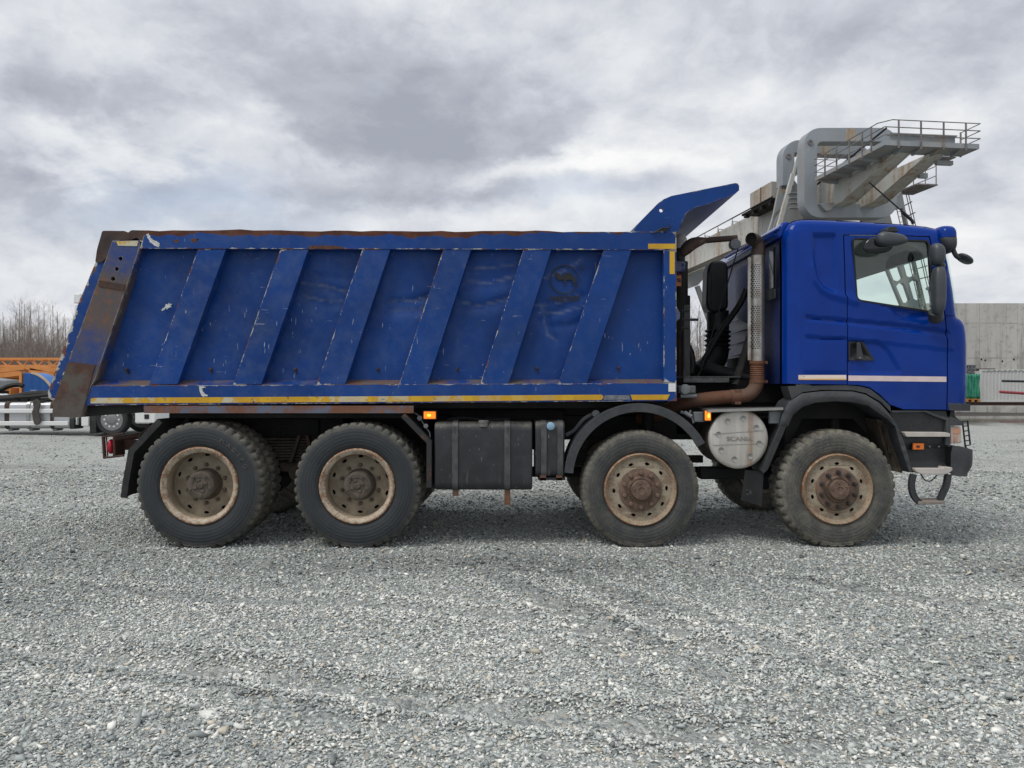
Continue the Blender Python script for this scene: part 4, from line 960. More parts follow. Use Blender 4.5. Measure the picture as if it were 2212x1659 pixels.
m = MB(); q = at(1948, 578, .9); m.prism(rounded([(.20, 2.735), (.73, 2.735), (.71, 2.82), (.62, 2.865), (.34, 2.875), (.24, 2.83)], .05), 3.87, 3.91, fn=lambda u, v_, h: (h, u, v_)); m.build('overhead_panel', M['glass_dark'], cabo, bevel=.01)
m = MB(); m.tube(curve([at(2003, 624, .13), at(2006, 622, .16), at(2010, 630, .16), at(2012, 655, .16), at(2011, 662, .13)]), .016, 8); m.build('grab_handle', M['liner'], cabo)
# rear face of the cab: pressings, small window, vent, gutter
xr = xz(1690, 0)[0]
def rear_pt(px, py):
    y = FPX * xr / (px - CX) - CAM_D; return Vector((xr, y, CAM_H + (HY - py) / FPX * (y + CAM_D)))
def rear_plate(q, name, mat, proud=.012, par=cabo):
    p = [rear_pt(*a) for a in q]; m = MB(); m.add([v_ - Vector((proud, 0, 0)) for v_ in p] + [v_ + Vector((.002, 0, 0)) for v_ in p], [tuple(range(len(p))), tuple(range(2 * len(p) - 1, len(p) - 1, -1))] + [(i, (i + 1) % len(p), (i + 1) % len(p) + len(p), i + len(p)) for i in range(len(p))])
    return m.build(name, mat, par, bevel=.005)
rear_plate([(1663, 540), (1677, 530), (1676, 620), (1661, 627)], 'rear_window', M['glass_dark'], .006)
rear_plate([(1658, 629), (1676, 624), (1676, 645), (1657, 652)], 'vent', M['plastic_step'], .012)
rear_plate([(1592, 582), (1620, 568), (1620, 700), (1594, 688)], 'rear_pressing', M['cab_rear'], .02)
for k in range(6): rear_plate([(1578, 672 + k * 24), (1622, 656 + k * 26), (1622, 660 + k * 26), (1578, 675 + k * 24)], 'rear_rib', M['cab_rear'], .016)
gl = MB(); gl.tube([rear_pt(1571, 556) - Vector((.02, 0, 0)), rear_pt(1690, 493) - Vector((.02, 0, 0))], .018, 8); gl.build('roof_gutter', M['cab'], cabo)
rf = MB(); a_, b_ = rear_pt(1688, 489), rear_pt(1570, 551); rf.prism([(xr - .04, a_.z - .05), (xr + .05, a_.z + .06), (xr + .12, a_.z + .08), (xr + .12, a_.z - .02), (xr + .02, a_.z - .1)], .14, TW - .14); rf.build('roof_edge', M['cab'], cabo, bevel=.02)
rs_ = MB(); rs_.tube([(xz(1735, 0)[0], .19, xz(0, 471.5)[1] - .005), (xz(1850, 0)[0], .19, xz(0, 475.5)[1] - .005), (xz(2010, 0)[0], .19, xz(0, 490)[1] - .005)], .012, 6); rs_.build('roof_seal', M['seam'], cabo)
# strips, handle
MB().sheet(pxpoly([(1726, 810), (1829.5, 810), (1829.5, 821), (1726, 820.5)]), lambda x, z, d: cab_side(x, z, d) - .003, .03, thick=.004).build('reflective_strip', M['strip_cream'], cabo)
MB().sheet(pxpoly([(1834, 811), (2046, 813.5), (2046, 825), (1834, 822.5)]), lambda x, z, d: cab_side(x, z, d) - .003, .03, thick=.004).build('reflective_strip', M['strip_pale'], door)
hp = HP
hd = MB().sheet(hp, lambda x, z, d: W0 + .004 + .04 * smooth01((d - .01) / .05), .012, thick=.03).build('handle', M['plastic_step'], door, angle=60)
m = MB(); m.prism(rounded(pxpoly([(1851, 740), (1858, 740), (1864, 768), (1866, 777), (1850, 777)]), .01), -.008, .012); m.build('handle', M['plastic'], door, bevel=.006)
MB().lathe([(.007, 0), (.007, -.004), (0, -.004)], at(1857.5, 772.5, -.009), 'y', 10).build('lock', M['alu'], door)
# front lower corner, steps, bumper, headlight
MB().sheet(pxpoly([(1927, 890), (1955, 886.5), (2050, 888), (2054, 904), (2054, 1021), (1975, 1022), (1958, 960), (1942, 917)]), lambda x, z, d: .05 + .05 * smooth01((xz(0, 960)[1] - z) / .03) * smooth01((z - xz(0, 1012)[1]) / .03), .025, thick=.2).build('step_panel', M['plastic_step'], truck, angle=60)
MB().sheet(pxpoly([(1927, 887), (2005, 887.5), (2030, 897), (2050, 902), (2055, 905), (2055, 965), (2044, 960), (2046, 908), (2020, 899), (2000, 890), (1929, 891)]), plane(.015), .03, thick=.1).build('corner_trim', M['plastic'], truck)
m = MB(); m.prism(rounded(pxpoly([(1952, 933), (2040, 933.5), (2051.5, 936), (2051.5, 943.5), (1957, 943.5)]), .01), -.01, .16); m.build('step', M['step_alu'], truck, bevel=.006)
m = MB(); m.prism(rounded(pxpoly([(1976, 1011.5), (2034, 1011.5), (2039, 1007), (2045, 1010), (2054, 1008.5), (2057, 1014), (2050, 1021), (2040, 1024.5), (1990, 1024), (1977, 1019)]), .012), -.015, .12); m.build('step', M['step_alu'], truck, bevel=.005)
stp = MB(); q = [at(1983, 1084, -.02), at(2042, 1082, -.02), at(2030, 1076, .16), at(1990, 1076, .16)]
stp.add([p for p in q] + [p - Vector((0, 0, .028)) for p in q], [(0, 1, 2, 3), (7, 6, 5, 4), (0, 4, 5, 1), (1, 5, 6, 2), (2, 6, 7, 3), (3, 7, 4, 0)])
stp = stp.build('hanging_step', simple('dusty_step_plate', lin('#8a8078'), .7, dust=.4), truck, bevel=.004)
for pp in ([(1973, 1024), (1969, 1042), (1970.5, 1062), (1977, 1076), (1987, 1086)], [(2048, 1024), (2044, 1048), (2038, 1062), (2030, 1080)]):
    p = curve([at(a, b, .03) for a, b in pp], 4); m = MB()
    for i in range(len(p) - 1): m.bar(p[i], p[i + 1] + (p[i + 1] - p[i]) * .1, .012 if False else .16, .055, (1, 0, 0)) if False else m.bar(p[i], p[i + 1] + (p[i + 1] - p[i]) * .15, .05, .045, (0, 1, 0))
    m.build('step_hanger', M['plastic'], stp)
m = MB(); m.tube(curve([at(1989, 1024, .1), at(1998, 1037, .1), at(2012, 1038, .1), at(2024, 1026, .1)]), .006, 6); m.build('cable', M['rubber'], truck)
m = MB(); m.pbox(1976.5, 958, 2000, 972, .03, .07, 0); mk = m.build('marker_lamp', M['reflector'], truck, bevel=.004); MB().pbox(1983, 963, 1990, 967.5, .026, .03, 0).build('marker_centre', M['rust_dark'], mk)
MB().pbox(1974.8, 956.3, 2001.7, 973.7, .045, .08, 0).build('marker_frame', M['seam'], mk)
for px in (2008, 2028): MB().lathe([(.009, 0), (.009, -.006), (0, -.007)], at(px, 964.5, .05), 'y', 10).build('bolt', M['crate_grey'], truck)
bp = MB(); bx = [(2058, 964), (2070, 963), (2090, 970), (2097, 974), (2097, 996), (2094, 1010), (2086, 1022), (2074, 1027), (2054, 1027), (2054, 980)]
def bump_y(x, z, d):
    e = pdist(np.stack([x, z], 1), pxpoly([(2097, 970), (2097, 996), (2094, 1010), (2086, 1022)], .12), False); q_ = np.clip(.12 - e, 0, .12); return .0 + .12 - np.sqrt(np.maximum(.0144 - q_ ** 2, 0))
bx2 = [xz(px, py, .12 if px > 2072 else 0) for px, py in bx]; bp.sheet(bx2, bump_y, .02, thick=0); px_ = bx2
bp.prism(px_[1:8], .12, TW - .12); bo = bp.build('bumper', M['plastic'], truck, angle=60)
for py, r in ((991, .008), (1000, .017), (1018, .008)): MB().lathe([(r, 0), (r, -.004), (0, -.002)], at(2081.5, py, .025), 'y', 12).build('bumper_hole', M['seam'], bo)
m = MB(); m.prism(rounded(pxpoly([(2056.5, 921), (2080, 922), (2081, 957), (2057, 959)]), .012), .03, .3); hl = m.build('headlight', M['lens'], truck, bevel=.012)
m = MB(); m.prism(rounded(pxpoly([(2062, 925), (2079, 925), (2079.5, 937), (2062, 937)]), .008), .026, .031); m.build('indicator_lens', M['lens_orange'], hl, bevel=.002)
m = MB(); m.prism(pxpoly([(2063, 938), (2073, 938), (2073, 957), (2063, 957)]), .027, .031); m.build('reflector_tube', simple('pinkish_lamp_insert', lin('#b08f80'), .25), hl)
m = MB(); m.prism(rounded(pxpoly([(2054, 900), (2060, 902), (2080, 909), (2082, 919), (2058, 920), (2054, 918)]), .01), .01, .35); m.build('headlight_cover', M['plastic'], truck, bevel=.01)
m = MB(); m.prism(rounded([xz(2049, 871), xz(2084, 872, .1), xz(2084, 887, .1), xz(2052, 887)], .01), .005, TW - .02); m.build('grille_trim', M['plastic'], truck, bevel=.01)
m = MB(); m.prism(rounded(pxpoly([(2062, 886), (2070, 886), (2070, 898), (2080, 908), (2058, 906)]), .01), .06, TW - .06); m.build('grille_lower', M['plastic_step'], truck)
gd = MB(); yg = .08
for p, q_ in (((2079, 911), (2085, 963)), ((2090, 909), (2096, 961))): gd.tube([at(*p, yg), at(*q_, yg)], .008, 7)
for k in range(6):
    t = k / 5; gd.tube([at(2079 + 6 * t, 911 + 52 * t, yg), at(2090 + 6 * t, 909 + 52 * t, yg)], .0055, 6)
gd.tube([at(2085, 963, yg), at(2088, 970, yg), at(2092, 972, yg)], .009, 6); gd.build('headlight_guard', M['seam'], truck)
# mirrors
def pod(px0, py0, px1, py1, y0, y1, mat, name, par=truck, shape=None, e=2.6):
    ym = (y0 + y1) / 2; gr = .3 * abs(y1 - y0) * abs((px0 + px1) / 2 - CX) / (ym + CAM_D); a, b = at(px0 + gr, py1, ym), at(px1 - gr, py0, ym); c_ = (a + b) / 2; m = MB()
    def fn(q):
        f = lambda v_: math.copysign(abs(v_) ** (2 / e), v_)
        q = Vector((f(q.x), f(q.y), f(q.z))); return shape(q) if shape else q
    m.ball(c_, (abs(b.x - a.x) / 2, abs(y1 - y0) / 2, abs(b.z - a.z) / 2), 24, 16, fn); return m.build(name, mat, par, angle=80)
M['mirror_shell'] = simple('grey_mirror_shell', lin('#3d4146'), .42, var=.08, dust=.2, dustcol=lin('#5d5d5c'))
pod(2003, 526, 2044, 574, -.24, -.08, M['mirror_shell'], 'mirror', shape=lambda q: Vector((q.x - .10 * q.z * q.z + .12 * (1 - q.z) / 2, q.y, q.z)))
pod(2008, 575, 2046, 680, -.24, -.10, M['mirror_shell'], 'mirror', shape=lambda q: Vector((q.x * (1 - .10 * (1 - q.z) / 2) + .05 * q.z, q.y, q.z)), e=3.2)
m = MB(); m.tube([at(2021, 691, -.06), at(2021, 672, -.12)], .065, 14); m.tube([at(2030, 560, -.12), at(2034, 590, -.12)], .035, 10); m.tube([at(2034, 577, -.08), at(2036, 572, .04)], .03, 8); m.build('mirror_arm', M['plastic_step'], truck, bevel=.01)
pod(1889, 503, 1964, 532, -.20, -.06, M['mirror_shell'], 'kerb_mirror', shape=lambda q: Vector((q.x, q.y, q.z * (1 - .28 * q.x) - .12 * q.x)))
pod(1864, 511, 1932, 548, -.10, -.04, M['glass_dark'], 'kerb_mirror_glass', shape=lambda q: Vector((q.x + .18 * q.z, q.y, q.z)))
m = MB(); m.prism(rounded(pxpoly([(1906, 495), (1922, 495), (1928, 506), (1902, 506)]), .012), -.12, .03); m.build('mirror_bracket', M['plastic_step'], truck, bevel=.008)
pod(2062, 543, 2106, 577, -.05, .12, M['mirror_shell'], 'front_mirror', shape=lambda q: Vector((q.x * .92 + .0, q.y, q.z * .42 - .5 * q.x + .05)), e=2.4)
m = MB(); m.tube(curve([at(2058, 530, .05), at(2060, 542, .05), at(2066, 553, .04), at(2074, 558, .03)]), .022, 10); m.build('mirror_arm', M['plastic_step'], truck)
# rounded ends of the sun visor: blue upper half, dark lower half
vis = MB(); vis.prism(rounded(pxpoly([(2036, 492), (2042, 487), (2057, 486.5), (2065, 494), (2068, 511), (2034, 508)]), .02), .15, TW - .15); so_ = vis.build('sun_visor', M['cab'], truck, bevel=.02, seg=3)
for yy in (.0, TW - .30):
    m = MB(); q = at(2050.5, 498, .0); qa = xz(2050.5, 512)[1]
    def drum(q_): 
        f = lambda v_: math.copysign(abs(v_) ** .62, v_); return Vector((f(q_.x), f(q_.y), f(q_.z)))
    m.ball((q.x + .015, yy + .15, qa), (.085, .16, .125), 24, 16, drum); m.v = [(x, y, max(z, qa + .002)) for x, y, z in m.v]; m.build('visor_end', M['cab'], so_, angle=60)
    m = MB(); m.ball((q.x + .015, yy + .15, qa - .004), (.086, .162, .135), 24, 16, drum); m.v = [(x + (.35 * (qa - z) * (1 if x < q.x else .2) if z < qa else 0), y, min(z, qa - .002)) for x, y, z in m.v]; m.build('visor_lower', M['plastic'], so_, angle=60)
m = MB(); m.tube([at(1878, 394, .3), at(1954, 461.5, .3)], .0075, 8); m.tube([at(1950, 458, .3), at(1970, 476.5, .3), at(1973, 484, .3)], .016, 8); m.build('antenna', M['seam'], truck)

# ---- between cab and body
def ypod(pxa, pya, pxb, pyb, y0, y1, name, mat, rad=.05, par=truck):
    m = MB(); a, b = at(pxa, pyb, y0), at(pxb, pya, y0); m.prism(rounded([(a.x, a.z), (b.x, a.z), (b.x, b.z), (a.x, b.z)], rad, 5), y0, y1); return m.build(name, mat, par, bevel=.025, seg=3)
M['intake'] = simple('black_intake_plastic', lin('#15171a'), .5, var=.15, dust=.15, dustcol=lin('#33322f'))
ai = MB(); ai.prism(rounded(pxpoly([(1526, 660), (1529, 580), (1537, 564), (1556, 561), (1570, 566), (1574, 580), (1574, 668), (1545, 676), (1532, 672)], 1.35), .05), 1.35, 1.60); ai = ai.build('air_intake', M['intake'], truck, bevel=.03, seg=3)
for px in (1532, 1539): MB().tube([at(px, 590, 1.345), at(px - 1.5, 655, 1.345)], .008, 6).build('intake_rib', M['plastic'], ai)
m = MB(); m.tube([at(1550, 672, 1.5), at(1551, 712, 1.5)], .125, 16); m.build('intake_duct', M['plastic_step'], ai)
p_, r_ = flex([at(1551, 711, 1.5), at(1550, 735, 1.5), at(1550, 756, 1.5)], .135, .05, .018); MB().tube(p_, r_, 18).build('bellows', M['rubber'], ai, angle=60)
m = MB(); m.tube(curve([at(1550, 754, 1.5), at(1545, 775, 1.45), at(1530, 793, 1.4), at(1508, 808, 1.35)]), [.13] * 6 + [.13] * 6 + [.13] * 7, 16); m.build('intake_duct', M['rubber'], ai)
m = MB(); m.tube([at(1520, 794, 1.2), at(1592, 812, 1.0)], [.09, .055], 14); m.tube([at(1592, 812, 1.0), at(1625, 818, .9)], .055, 12); m.build('intake_pipe', M['rubber'], ai)
m = MB(); m.ball(at(1497, 802, 1.8), (.20, .3, .14)); m.build('air_tank', simple('pale_grey_tank', lin('#a3a5a8'), .4, dust=.3), truck)
m = MB(); m.tube(curve([at(1613, 624, .75), at(1601, 652, .8), at(1580, 684, .9), at(1550, 726, 1.0), at(1516, 787, 1.05)]), .032, 10); m.build('hose', M['rubber'], truck)
m = MB(); m.tube([at(1619, 727, .6), at(1600, 790, .5), at(1586, 831, .45)], .042, 8, flat=.5); m.build('stay', M['dark'], truck)
m = MB(); m.tube(curve([at(1595, 534, .9), at(1565, 634, .9), at(1545, 700, .9), at(1518, 790, .9), at(1503, 820, .7)]), .007, 6); m.tube(curve([at(1477, 590, .5), at(1477, 690, .5), at(1478, 800, .5)]), .005, 5); m.build('cable', M['rubber'], truck)
m = MB(); m.tube(curve([at(1482, 742, 1.0), at(1492, 760, 1.0), at(1496, 785, 1.0), at(1493, 806, 1.0)]), .035, 10); m.build('hose', M['rubber'], truck)
m = MB(); m.box(at(1476, 813, .50), at(1487.5, 660, .56)); m.tube([at(1484, 690.5, .53), at(1508.5, 690.5, .53)], .014, 8)
for py in (672, 690, 708): m.tube([at(1473.5, py, .50), at(1489, py, .50)], .012, 6)
m.build('post', M['black'], truck)
m = MB(); m.box(at(1468, 812, .6), at(1474.5, 716, .62)); m.build('board', rusty_plate('brown_board', lin('#53443a'), lin('#463b35'), lin('#5b4a3e')), truck)
m = MB(); m.tube([at(1469, 566, 1.2), at(1469, 840, 1.2)], .085, 18); m.tube([at(1469, 640, 1.2), at(1469, 840, 1.2)], .11, 18); cyl = m.build('hydraulic_cylinder', M['dark'], truck)
m = MB(); m.tube([at(1466, 568, 1.2), at(1466, 538, 1.2)], .07, 16); m.build('cylinder_rod', M['seam'], cyl)
m = MB(); m.tube([at(1467, 538, 1.2), at(1467, 516, 1.2)], .085, 16); m.lathe([(.085, 0), (.06, .04), (0, .05)], at(1467, 516, 1.2), 'z', 16); m.build('cylinder_cap', simple('grimy_white_cap', lin('#b6b3aa'), .5, dust=.4), cyl)
m = MB(); m.prism(pxpoly([(1455, 563), (1481, 565), (1481, 586), (1476, 588), (1455, 588)], .9), .9, 1.5); m.build('cylinder_bracket', M['canopy'], truck, bevel=.01)
m = MB(); m.prism(pxpoly([(1455, 660), (1462, 662), (1469, 676), (1469, 688), (1462, 694), (1455, 694)], .3), .3, .5); m.build('body_bracket', M['canopy'], truck, bevel=.006)
lab = MB(); lab.box(at(1459, 618, 1.07), at(1471.5, 594, 1.075)); lab = lab.build('cylinder_label', M['orange_label'], truck)
letters('lettering', 'na', 1466.5, 605.5, 1.066, 9, 8.5, M['decal'], lab, bold=.03)
m = MB(); m.box(at(1477, 826, .42), at(1573.5, 814.5, .44)); m.box(at(1477, 815.5, .42), at(1573.5, 814, .85)); m.build('catwalk_plate', simple('worn_tread_plate', lin('#4a4e50'), .5, metal=.4, var=.3, scale=20, dust=.4), truck)
m = MB(); m.box(at(1466, 850, .10), at(1493, 833, .30)); wl_ = m.build('work_lamp', simple('grey_lamp_housing', lin('#53585a'), .6, dust=.4), truck, bevel=.012)
MB().lathe([(.05, 0), (.046, -.02), (.03, -.024), (0, -.024)], at(1480, 841, .10), 'y', 20).build('lamp_face', simple('lamp_face_grey', lin('#6a6f70'), .35), wl_)
MB().tube([at(1470, 855, .13), at(1504, 855, .13)], .022, 10).build('lamp_bracket', M['crate_grey'], wl_)
m = MB(); arm = curve([at(1474, 552, .5), at(1480, 541, .5), at(1494, 528, .5), at(1515, 521, .5), at(1540, 518, .5), at(1592, 514, .5)], 5)
m.tube(arm, [.03 + .035 * math.sin(min(1, i / 17) * math.pi) if i < 17 else .03 for i in range(len(arm))], 10, flat=1.0); m.build('tarpaulin_arm', rusty_plate('rusty_brown_arm', lin('#4a3730'), lin('#3b2d2b'), lin('#6a5c52')), truck)
m = MB(); m.lathe([(.05, -.04), (.055, -.03), (.055, .03), (.05, .04)], at(1587, 528, .5), 'y', 16); m.prism(pxpoly([(1580, 515), (1595, 515), (1596, 530), (1588, 536), (1578, 530)], .5), .53, .55); m.build('arm_roller', M['crate_grey'], truck)
# ---- lamps along the side, wiring at the tanks
for (a, b, c_, d_, y) in ((914, 889.5, 939.6, 905, .05), (1525, 887.5, 1537.5, 908.5, .03)):
    m = MB(); m.pbox(a, b, c_, d_, y, y + .04, 0); ml = m.build('marker_lamp', M['lamp_amber'], truck, bevel=.006)
    MB().pbox(a - 2, b - 2, c_ + 2, d_ + 2, y + .012, y + .06, 0).build('lamp_frame', M['rust_dark'], ml)
    cxm, cym = (a + c_) / 2, (b + d_) / 2; MB().ball(at(cxm, cym, y), (.020 if c_ - a > 15 else .012, .006, .012 if c_ - a > 15 else .024), 10, 6).build('lamp_bulb', M['amber_core'], ml)
m = MB(); m.tube(curve([at(895, 892, .1), at(903, 897, .1), at(908, 905, .1), at(914, 914, .1), at(921, 925, .1), at(928, 935, .1), at(929, 944, .1)]), .006, 6); m.lathe([(.024, 0), (.024, -.02), (.01, -.02)], at(907, 903, .1), 'y', 12); m.lathe([(.022, 0), (.022, -.03), (0, -.035)], at(920.5, 920, .1), 'y', 12); m.build('cable', M['crate_grey'], truck)
m = MB(); m.tube(curve([at(965, 908, .3), at(1000, 903, .3), at(1050, 908, .3), at(1100, 905, .35)]), .016, 7); m.tube(curve([at(1030, 910, .35), at(1060, 902, .35), at(1092, 910, .35)]), .012, 7); m.build('hose', M['rubber'], truck)
m = MB(); m.lathe([(.03, 0), (.035, -.02), (.035, -.10), (.02, -.10)], at(1285, 893, .2), 'y', 14); m.tube(curve([at(1222, 940, .3), at(1240, 930, .3), at(1262, 905, .25), at(1284, 893, .22)]), .02, 8); m.build('pipe_fitting', M['crate_grey'], truck)
m = MB(); m.tube([at(1478, 891, .12), at(1494, 900, .10)], .022, 10); m.tube([at(1489, 896, .1), at(1492, 886, .1)], .01, 6); m.tube([at(1470, 890, .14), at(1480, 893, .14)], .016, 8); m.tube([at(1494, 900, .1), at(1498, 914, .1)], .008, 6); m.build('pipe_fitting', M['crate_grey'], truck)
MB().pbox(1500, 890, 1524, 912, .12, .2, .1).build('junction_box', M['crate_grey'], truck, bevel=.008)
MB().pbox(1512, 1009, 1612, 1036, .5, .62, .5).build('cross_tube', M['dark'], truck, bevel=.02)
# ---- rear lamp in its guard
rl = MB(); rl.ball(at(240, 964.5, .12), (.032, .05, .072), 16, 10); rlo = rl.build('rear_lamp', M['lens_red'], truck)
m = MB(); m.box(at(246, 986, .10), at(268, 948, .32)); m.build('lamp_housing', M['rust_dark'], rlo, bevel=.006)
m = MB()
for px in (222, 226, 230): m.tube([at(px, 944, .10), at(px + 3, 988, .10)], .006, 6)
for (p, q_) in (((221, 944), (268, 936)), ((225, 989), (268, 984)), ((222, 944), (225, 989)), ((246, 940), (248, 988))): m.tube([at(*p, .08), at(*q_, .08)], .011, 6); m.tube([at(*p, .34), at(*q_, .34)], .011, 6)
for p in ((222, 944), (225, 989)): m.tube([at(*p, .08), at(*p, .34)], .011, 6)
m.build('lamp_guard', M['rust_dark'], rlo)
m = MB(); m.tube([at(250, 950, .3), at(340, 935, .4)], .03, 8); m.tube(curve([at(300, 946, .2), at(306, 936, .2), at(322, 925, .2), at(335, 915, .2)]), .012, 7); m.box(at(268, 972, .28), at(300, 950, .33)); m.lathe([(.03, 0), (.035, .1), (0, .1)], at(318, 922, .2), 'y', 12); m.build('rear_bracket', M['rust_dark'], truck)
# ================================================================ ground and gravel
def hgt(x, y):
    """gentle hollows, tyre ruts and scraped ridges of the yard (0 under the wheels)"""
    x = np.asarray(x, float); y = np.asarray(y, float)
    h = .018 * np.sin(x * .9 + .6 * y) * np.sin(y * .8 + 1.3) + .012 * np.sin(x * 2.3 - y * 1.1 + 2) + .008 * np.sin(x * 4.1 + y * 3.7)
    for (x0, y0, x1, y1) in ((.1, -1.4, .75, -3.3), (.55, -1.3, 1.25, -3.2), (-3.5, -2.5, 2, -4.4)):
        L = math.hypot(x1 - x0, y1 - y0); t = ((x - x0) * (x1 - x0) + (y - y0) * (y1 - y0)) / L ** 2
        d = np.abs((x - x0) * (y1 - y0) - (y - y0) * (x1 - x0)) / L
        h = h + (-.04 * np.exp(-(d / .09) ** 2) * (1 + .5 * np.sin(t * 60)) + .018 * np.exp(-((d - .2) / .09) ** 2)) * smooth01(t * 3) * smooth01((1 - t) * 3)
    near = np.maximum(smooth01((-y - .5) / 1.2), smooth01((y - 3.2) / 3))
    far = smooth01((70 - np.hypot(x, y)) / 30)
    return h * near * far * (1 + 1.5 * smooth01((y - 4) / 8))
def gravel_look(t, cellscale):
    o = t.obj(); x, y, z = t.sep(o)
    v = t.n('ShaderNodeTexVoronoi', {'Vector': o, 'Scale': cellscale, 'Randomness': 1.0})
    v2 = t.n('ShaderNodeTexVoronoi', {'Vector': o, 'Scale': cellscale * 2.4})
    r = t.n('ShaderNodeSeparateColor', {0: v.outputs['Color']}).outputs; r2 = t.n('ShaderNodeSeparateColor', {0: v2.outputs['Color']}).outputs
    c = stone_colour(t, t.m('MULTIPLY_ADD', r[0], .7, t.m('MULTIPLY', r2[0], .3)), r[1])
    pale = t.noise(o, .35, 5, .6); c = t.mix(t.m('MULTIPLY', t.ss(pale, .35, .7), .3), c, lin('#a5a39d')); c = t.mix(t.m('MULTIPLY', t.ss(y, -3.0, -.2), .22), c, lin('#80827f')); c = t.mix(t.ss(t.m('MULTIPLY_ADD', pale, 4.0, y), 24.5, 27.0), c, lin('#4d4943'))  # far ground darkened so that less light bounces up under the crane
    wet = t.m('MULTIPLY', t.ss(t.noise(t.mapv(o, scale=(.35, 1, 1)), .5, 6, .6), .52, .66), .4); c = t.mix(wet, c, lin('#6c6d6b'))
    c = t.mix(t.m('MULTIPLY', t.ss(y, 2.0, -1.0), .45), c, lin('#7b7e7c'))
    hgt_ = t.m('MULTIPLY_ADD', v.outputs['Distance'], -1.0, t.m('MULTIPLY', v2.outputs['Distance'], -.4))
    return {'Base Color': c, 'Roughness': .92, 'Normal': bump(t, hgt_, .9, .02)}
def stone_colour(t, r, r2):
    rp = t.n('ShaderNodeValToRGB', {0: r}); cr = rp.color_ramp
    cr.elements[0].position = 0; cr.elements[0].color = (*lin('#505352'), 1); cr.elements[1].position = 1; cr.elements[1].color = (*lin('#f2f1ea'), 1)
    for p, h in ((.25, '#858c8b'), (.5, '#b1b8b5'), (.75, '#cccfcb'), (.9, '#e2e2da')):
        e = cr.elements.new(p); e.color = (*lin(h), 1)
    c = t.mix(t.m('MULTIPLY', t.ss(r2, .93, .95), .75), rp.outputs[0], lin('#cbbfa9')); return t.mix(t.ss(r2, .06, .03), c, lin('#a7b0b0'))
xs = np.concatenate([-np.geomspace(2600, 13, 26), np.arange(-12, 12.01, .12), np.geomspace(13, 2600, 26)])
ys = np.concatenate([[-60, -30, -15], np.arange(-8, 6, .12), np.arange(6, 40, .5), np.geomspace(41, 4000, 24)])
gx, gy = np.meshgrid(xs, ys); gz = hgt(gx, gy)
nx, ny = len(xs), len(ys); me = bpy.data.meshes.new('ground')
me.from_pydata(np.stack([gx.ravel(), gy.ravel(), gz.ravel()], 1).tolist(), [], [(j * nx + i, j * nx + i + 1, (j + 1) * nx + i + 1, (j + 1) * nx + i) for j in range(ny - 1) for i in range(nx - 1)])
me.polygons.foreach_set('use_smooth', [True] * len(me.polygons)); me.materials.append(material('packed_gravel', lambda t: gravel_look(t, 46)))
go = bpy.data.objects.new('ground', me); COL.objects.link(go); tag(go, kind='structure')
# loose stones: thick near the camera, thinner further off
TRACKS = [((-.25, -1.0), (.5, -2.0), (1.05, -3.3)), ((.35, -.9), (1.1, -1.9), (1.7, -3.2)), ((-4.5, -1.2), (-1.5, -1.9), (.2, -2.2)), ((-4.2, -2.6), (-2, -3.0), (-.8, -3.8)), ((2.2, -1.2), (3.0, -1.9), (4.2, -2.2))]
def track_marks(x, y):
    v = np.zeros(len(x)); Q = np.stack([x, y], 1)
    for k, l in enumerate(TRACKS):
        c = []
        for i in range(13): t = i / 12; c.append(tuple((1 - t) ** 2 * np.array(l[0]) + 2 * t * (1 - t) * np.array(l[1]) + t * t * np.array(l[2])))
        d = pdist(Q, c, False); v += np.exp(-(d / .075) ** 2) * (.6 + .4 * np.sin((x * .5 - y) * 40)) - .5 * np.exp(-((d - .19) / .08) ** 2)
    return v
def lanes(x, y):
    """finer, darker driven lanes, paler loose drifts, and a tone darker towards the truck"""
    v = .10 * np.sin(x * .8 + .9 * np.sin(y * .9)) * np.sin(y * 1.1 + .4 * x + 1) + .07 * np.sin(x * 2.1 - y * 1.7) * np.sin(y * 2.6 + x)
    v = v - .24 * np.exp(-((y + .75 + .12 * np.sin(x * .7)) / .38) ** 2) * (.6 + .4 * np.sin(x * .9 + 2)) - .10 * np.exp(-((y + 1.5 - .1 * x) / .25) ** 2)
    v = v - .42 * track_marks(x, y)
    return v + .03 + .05 * np.exp(-((y + 3.4) / 1.0) ** 2) - .13 * smooth01((y + 2.9) / 2.6)
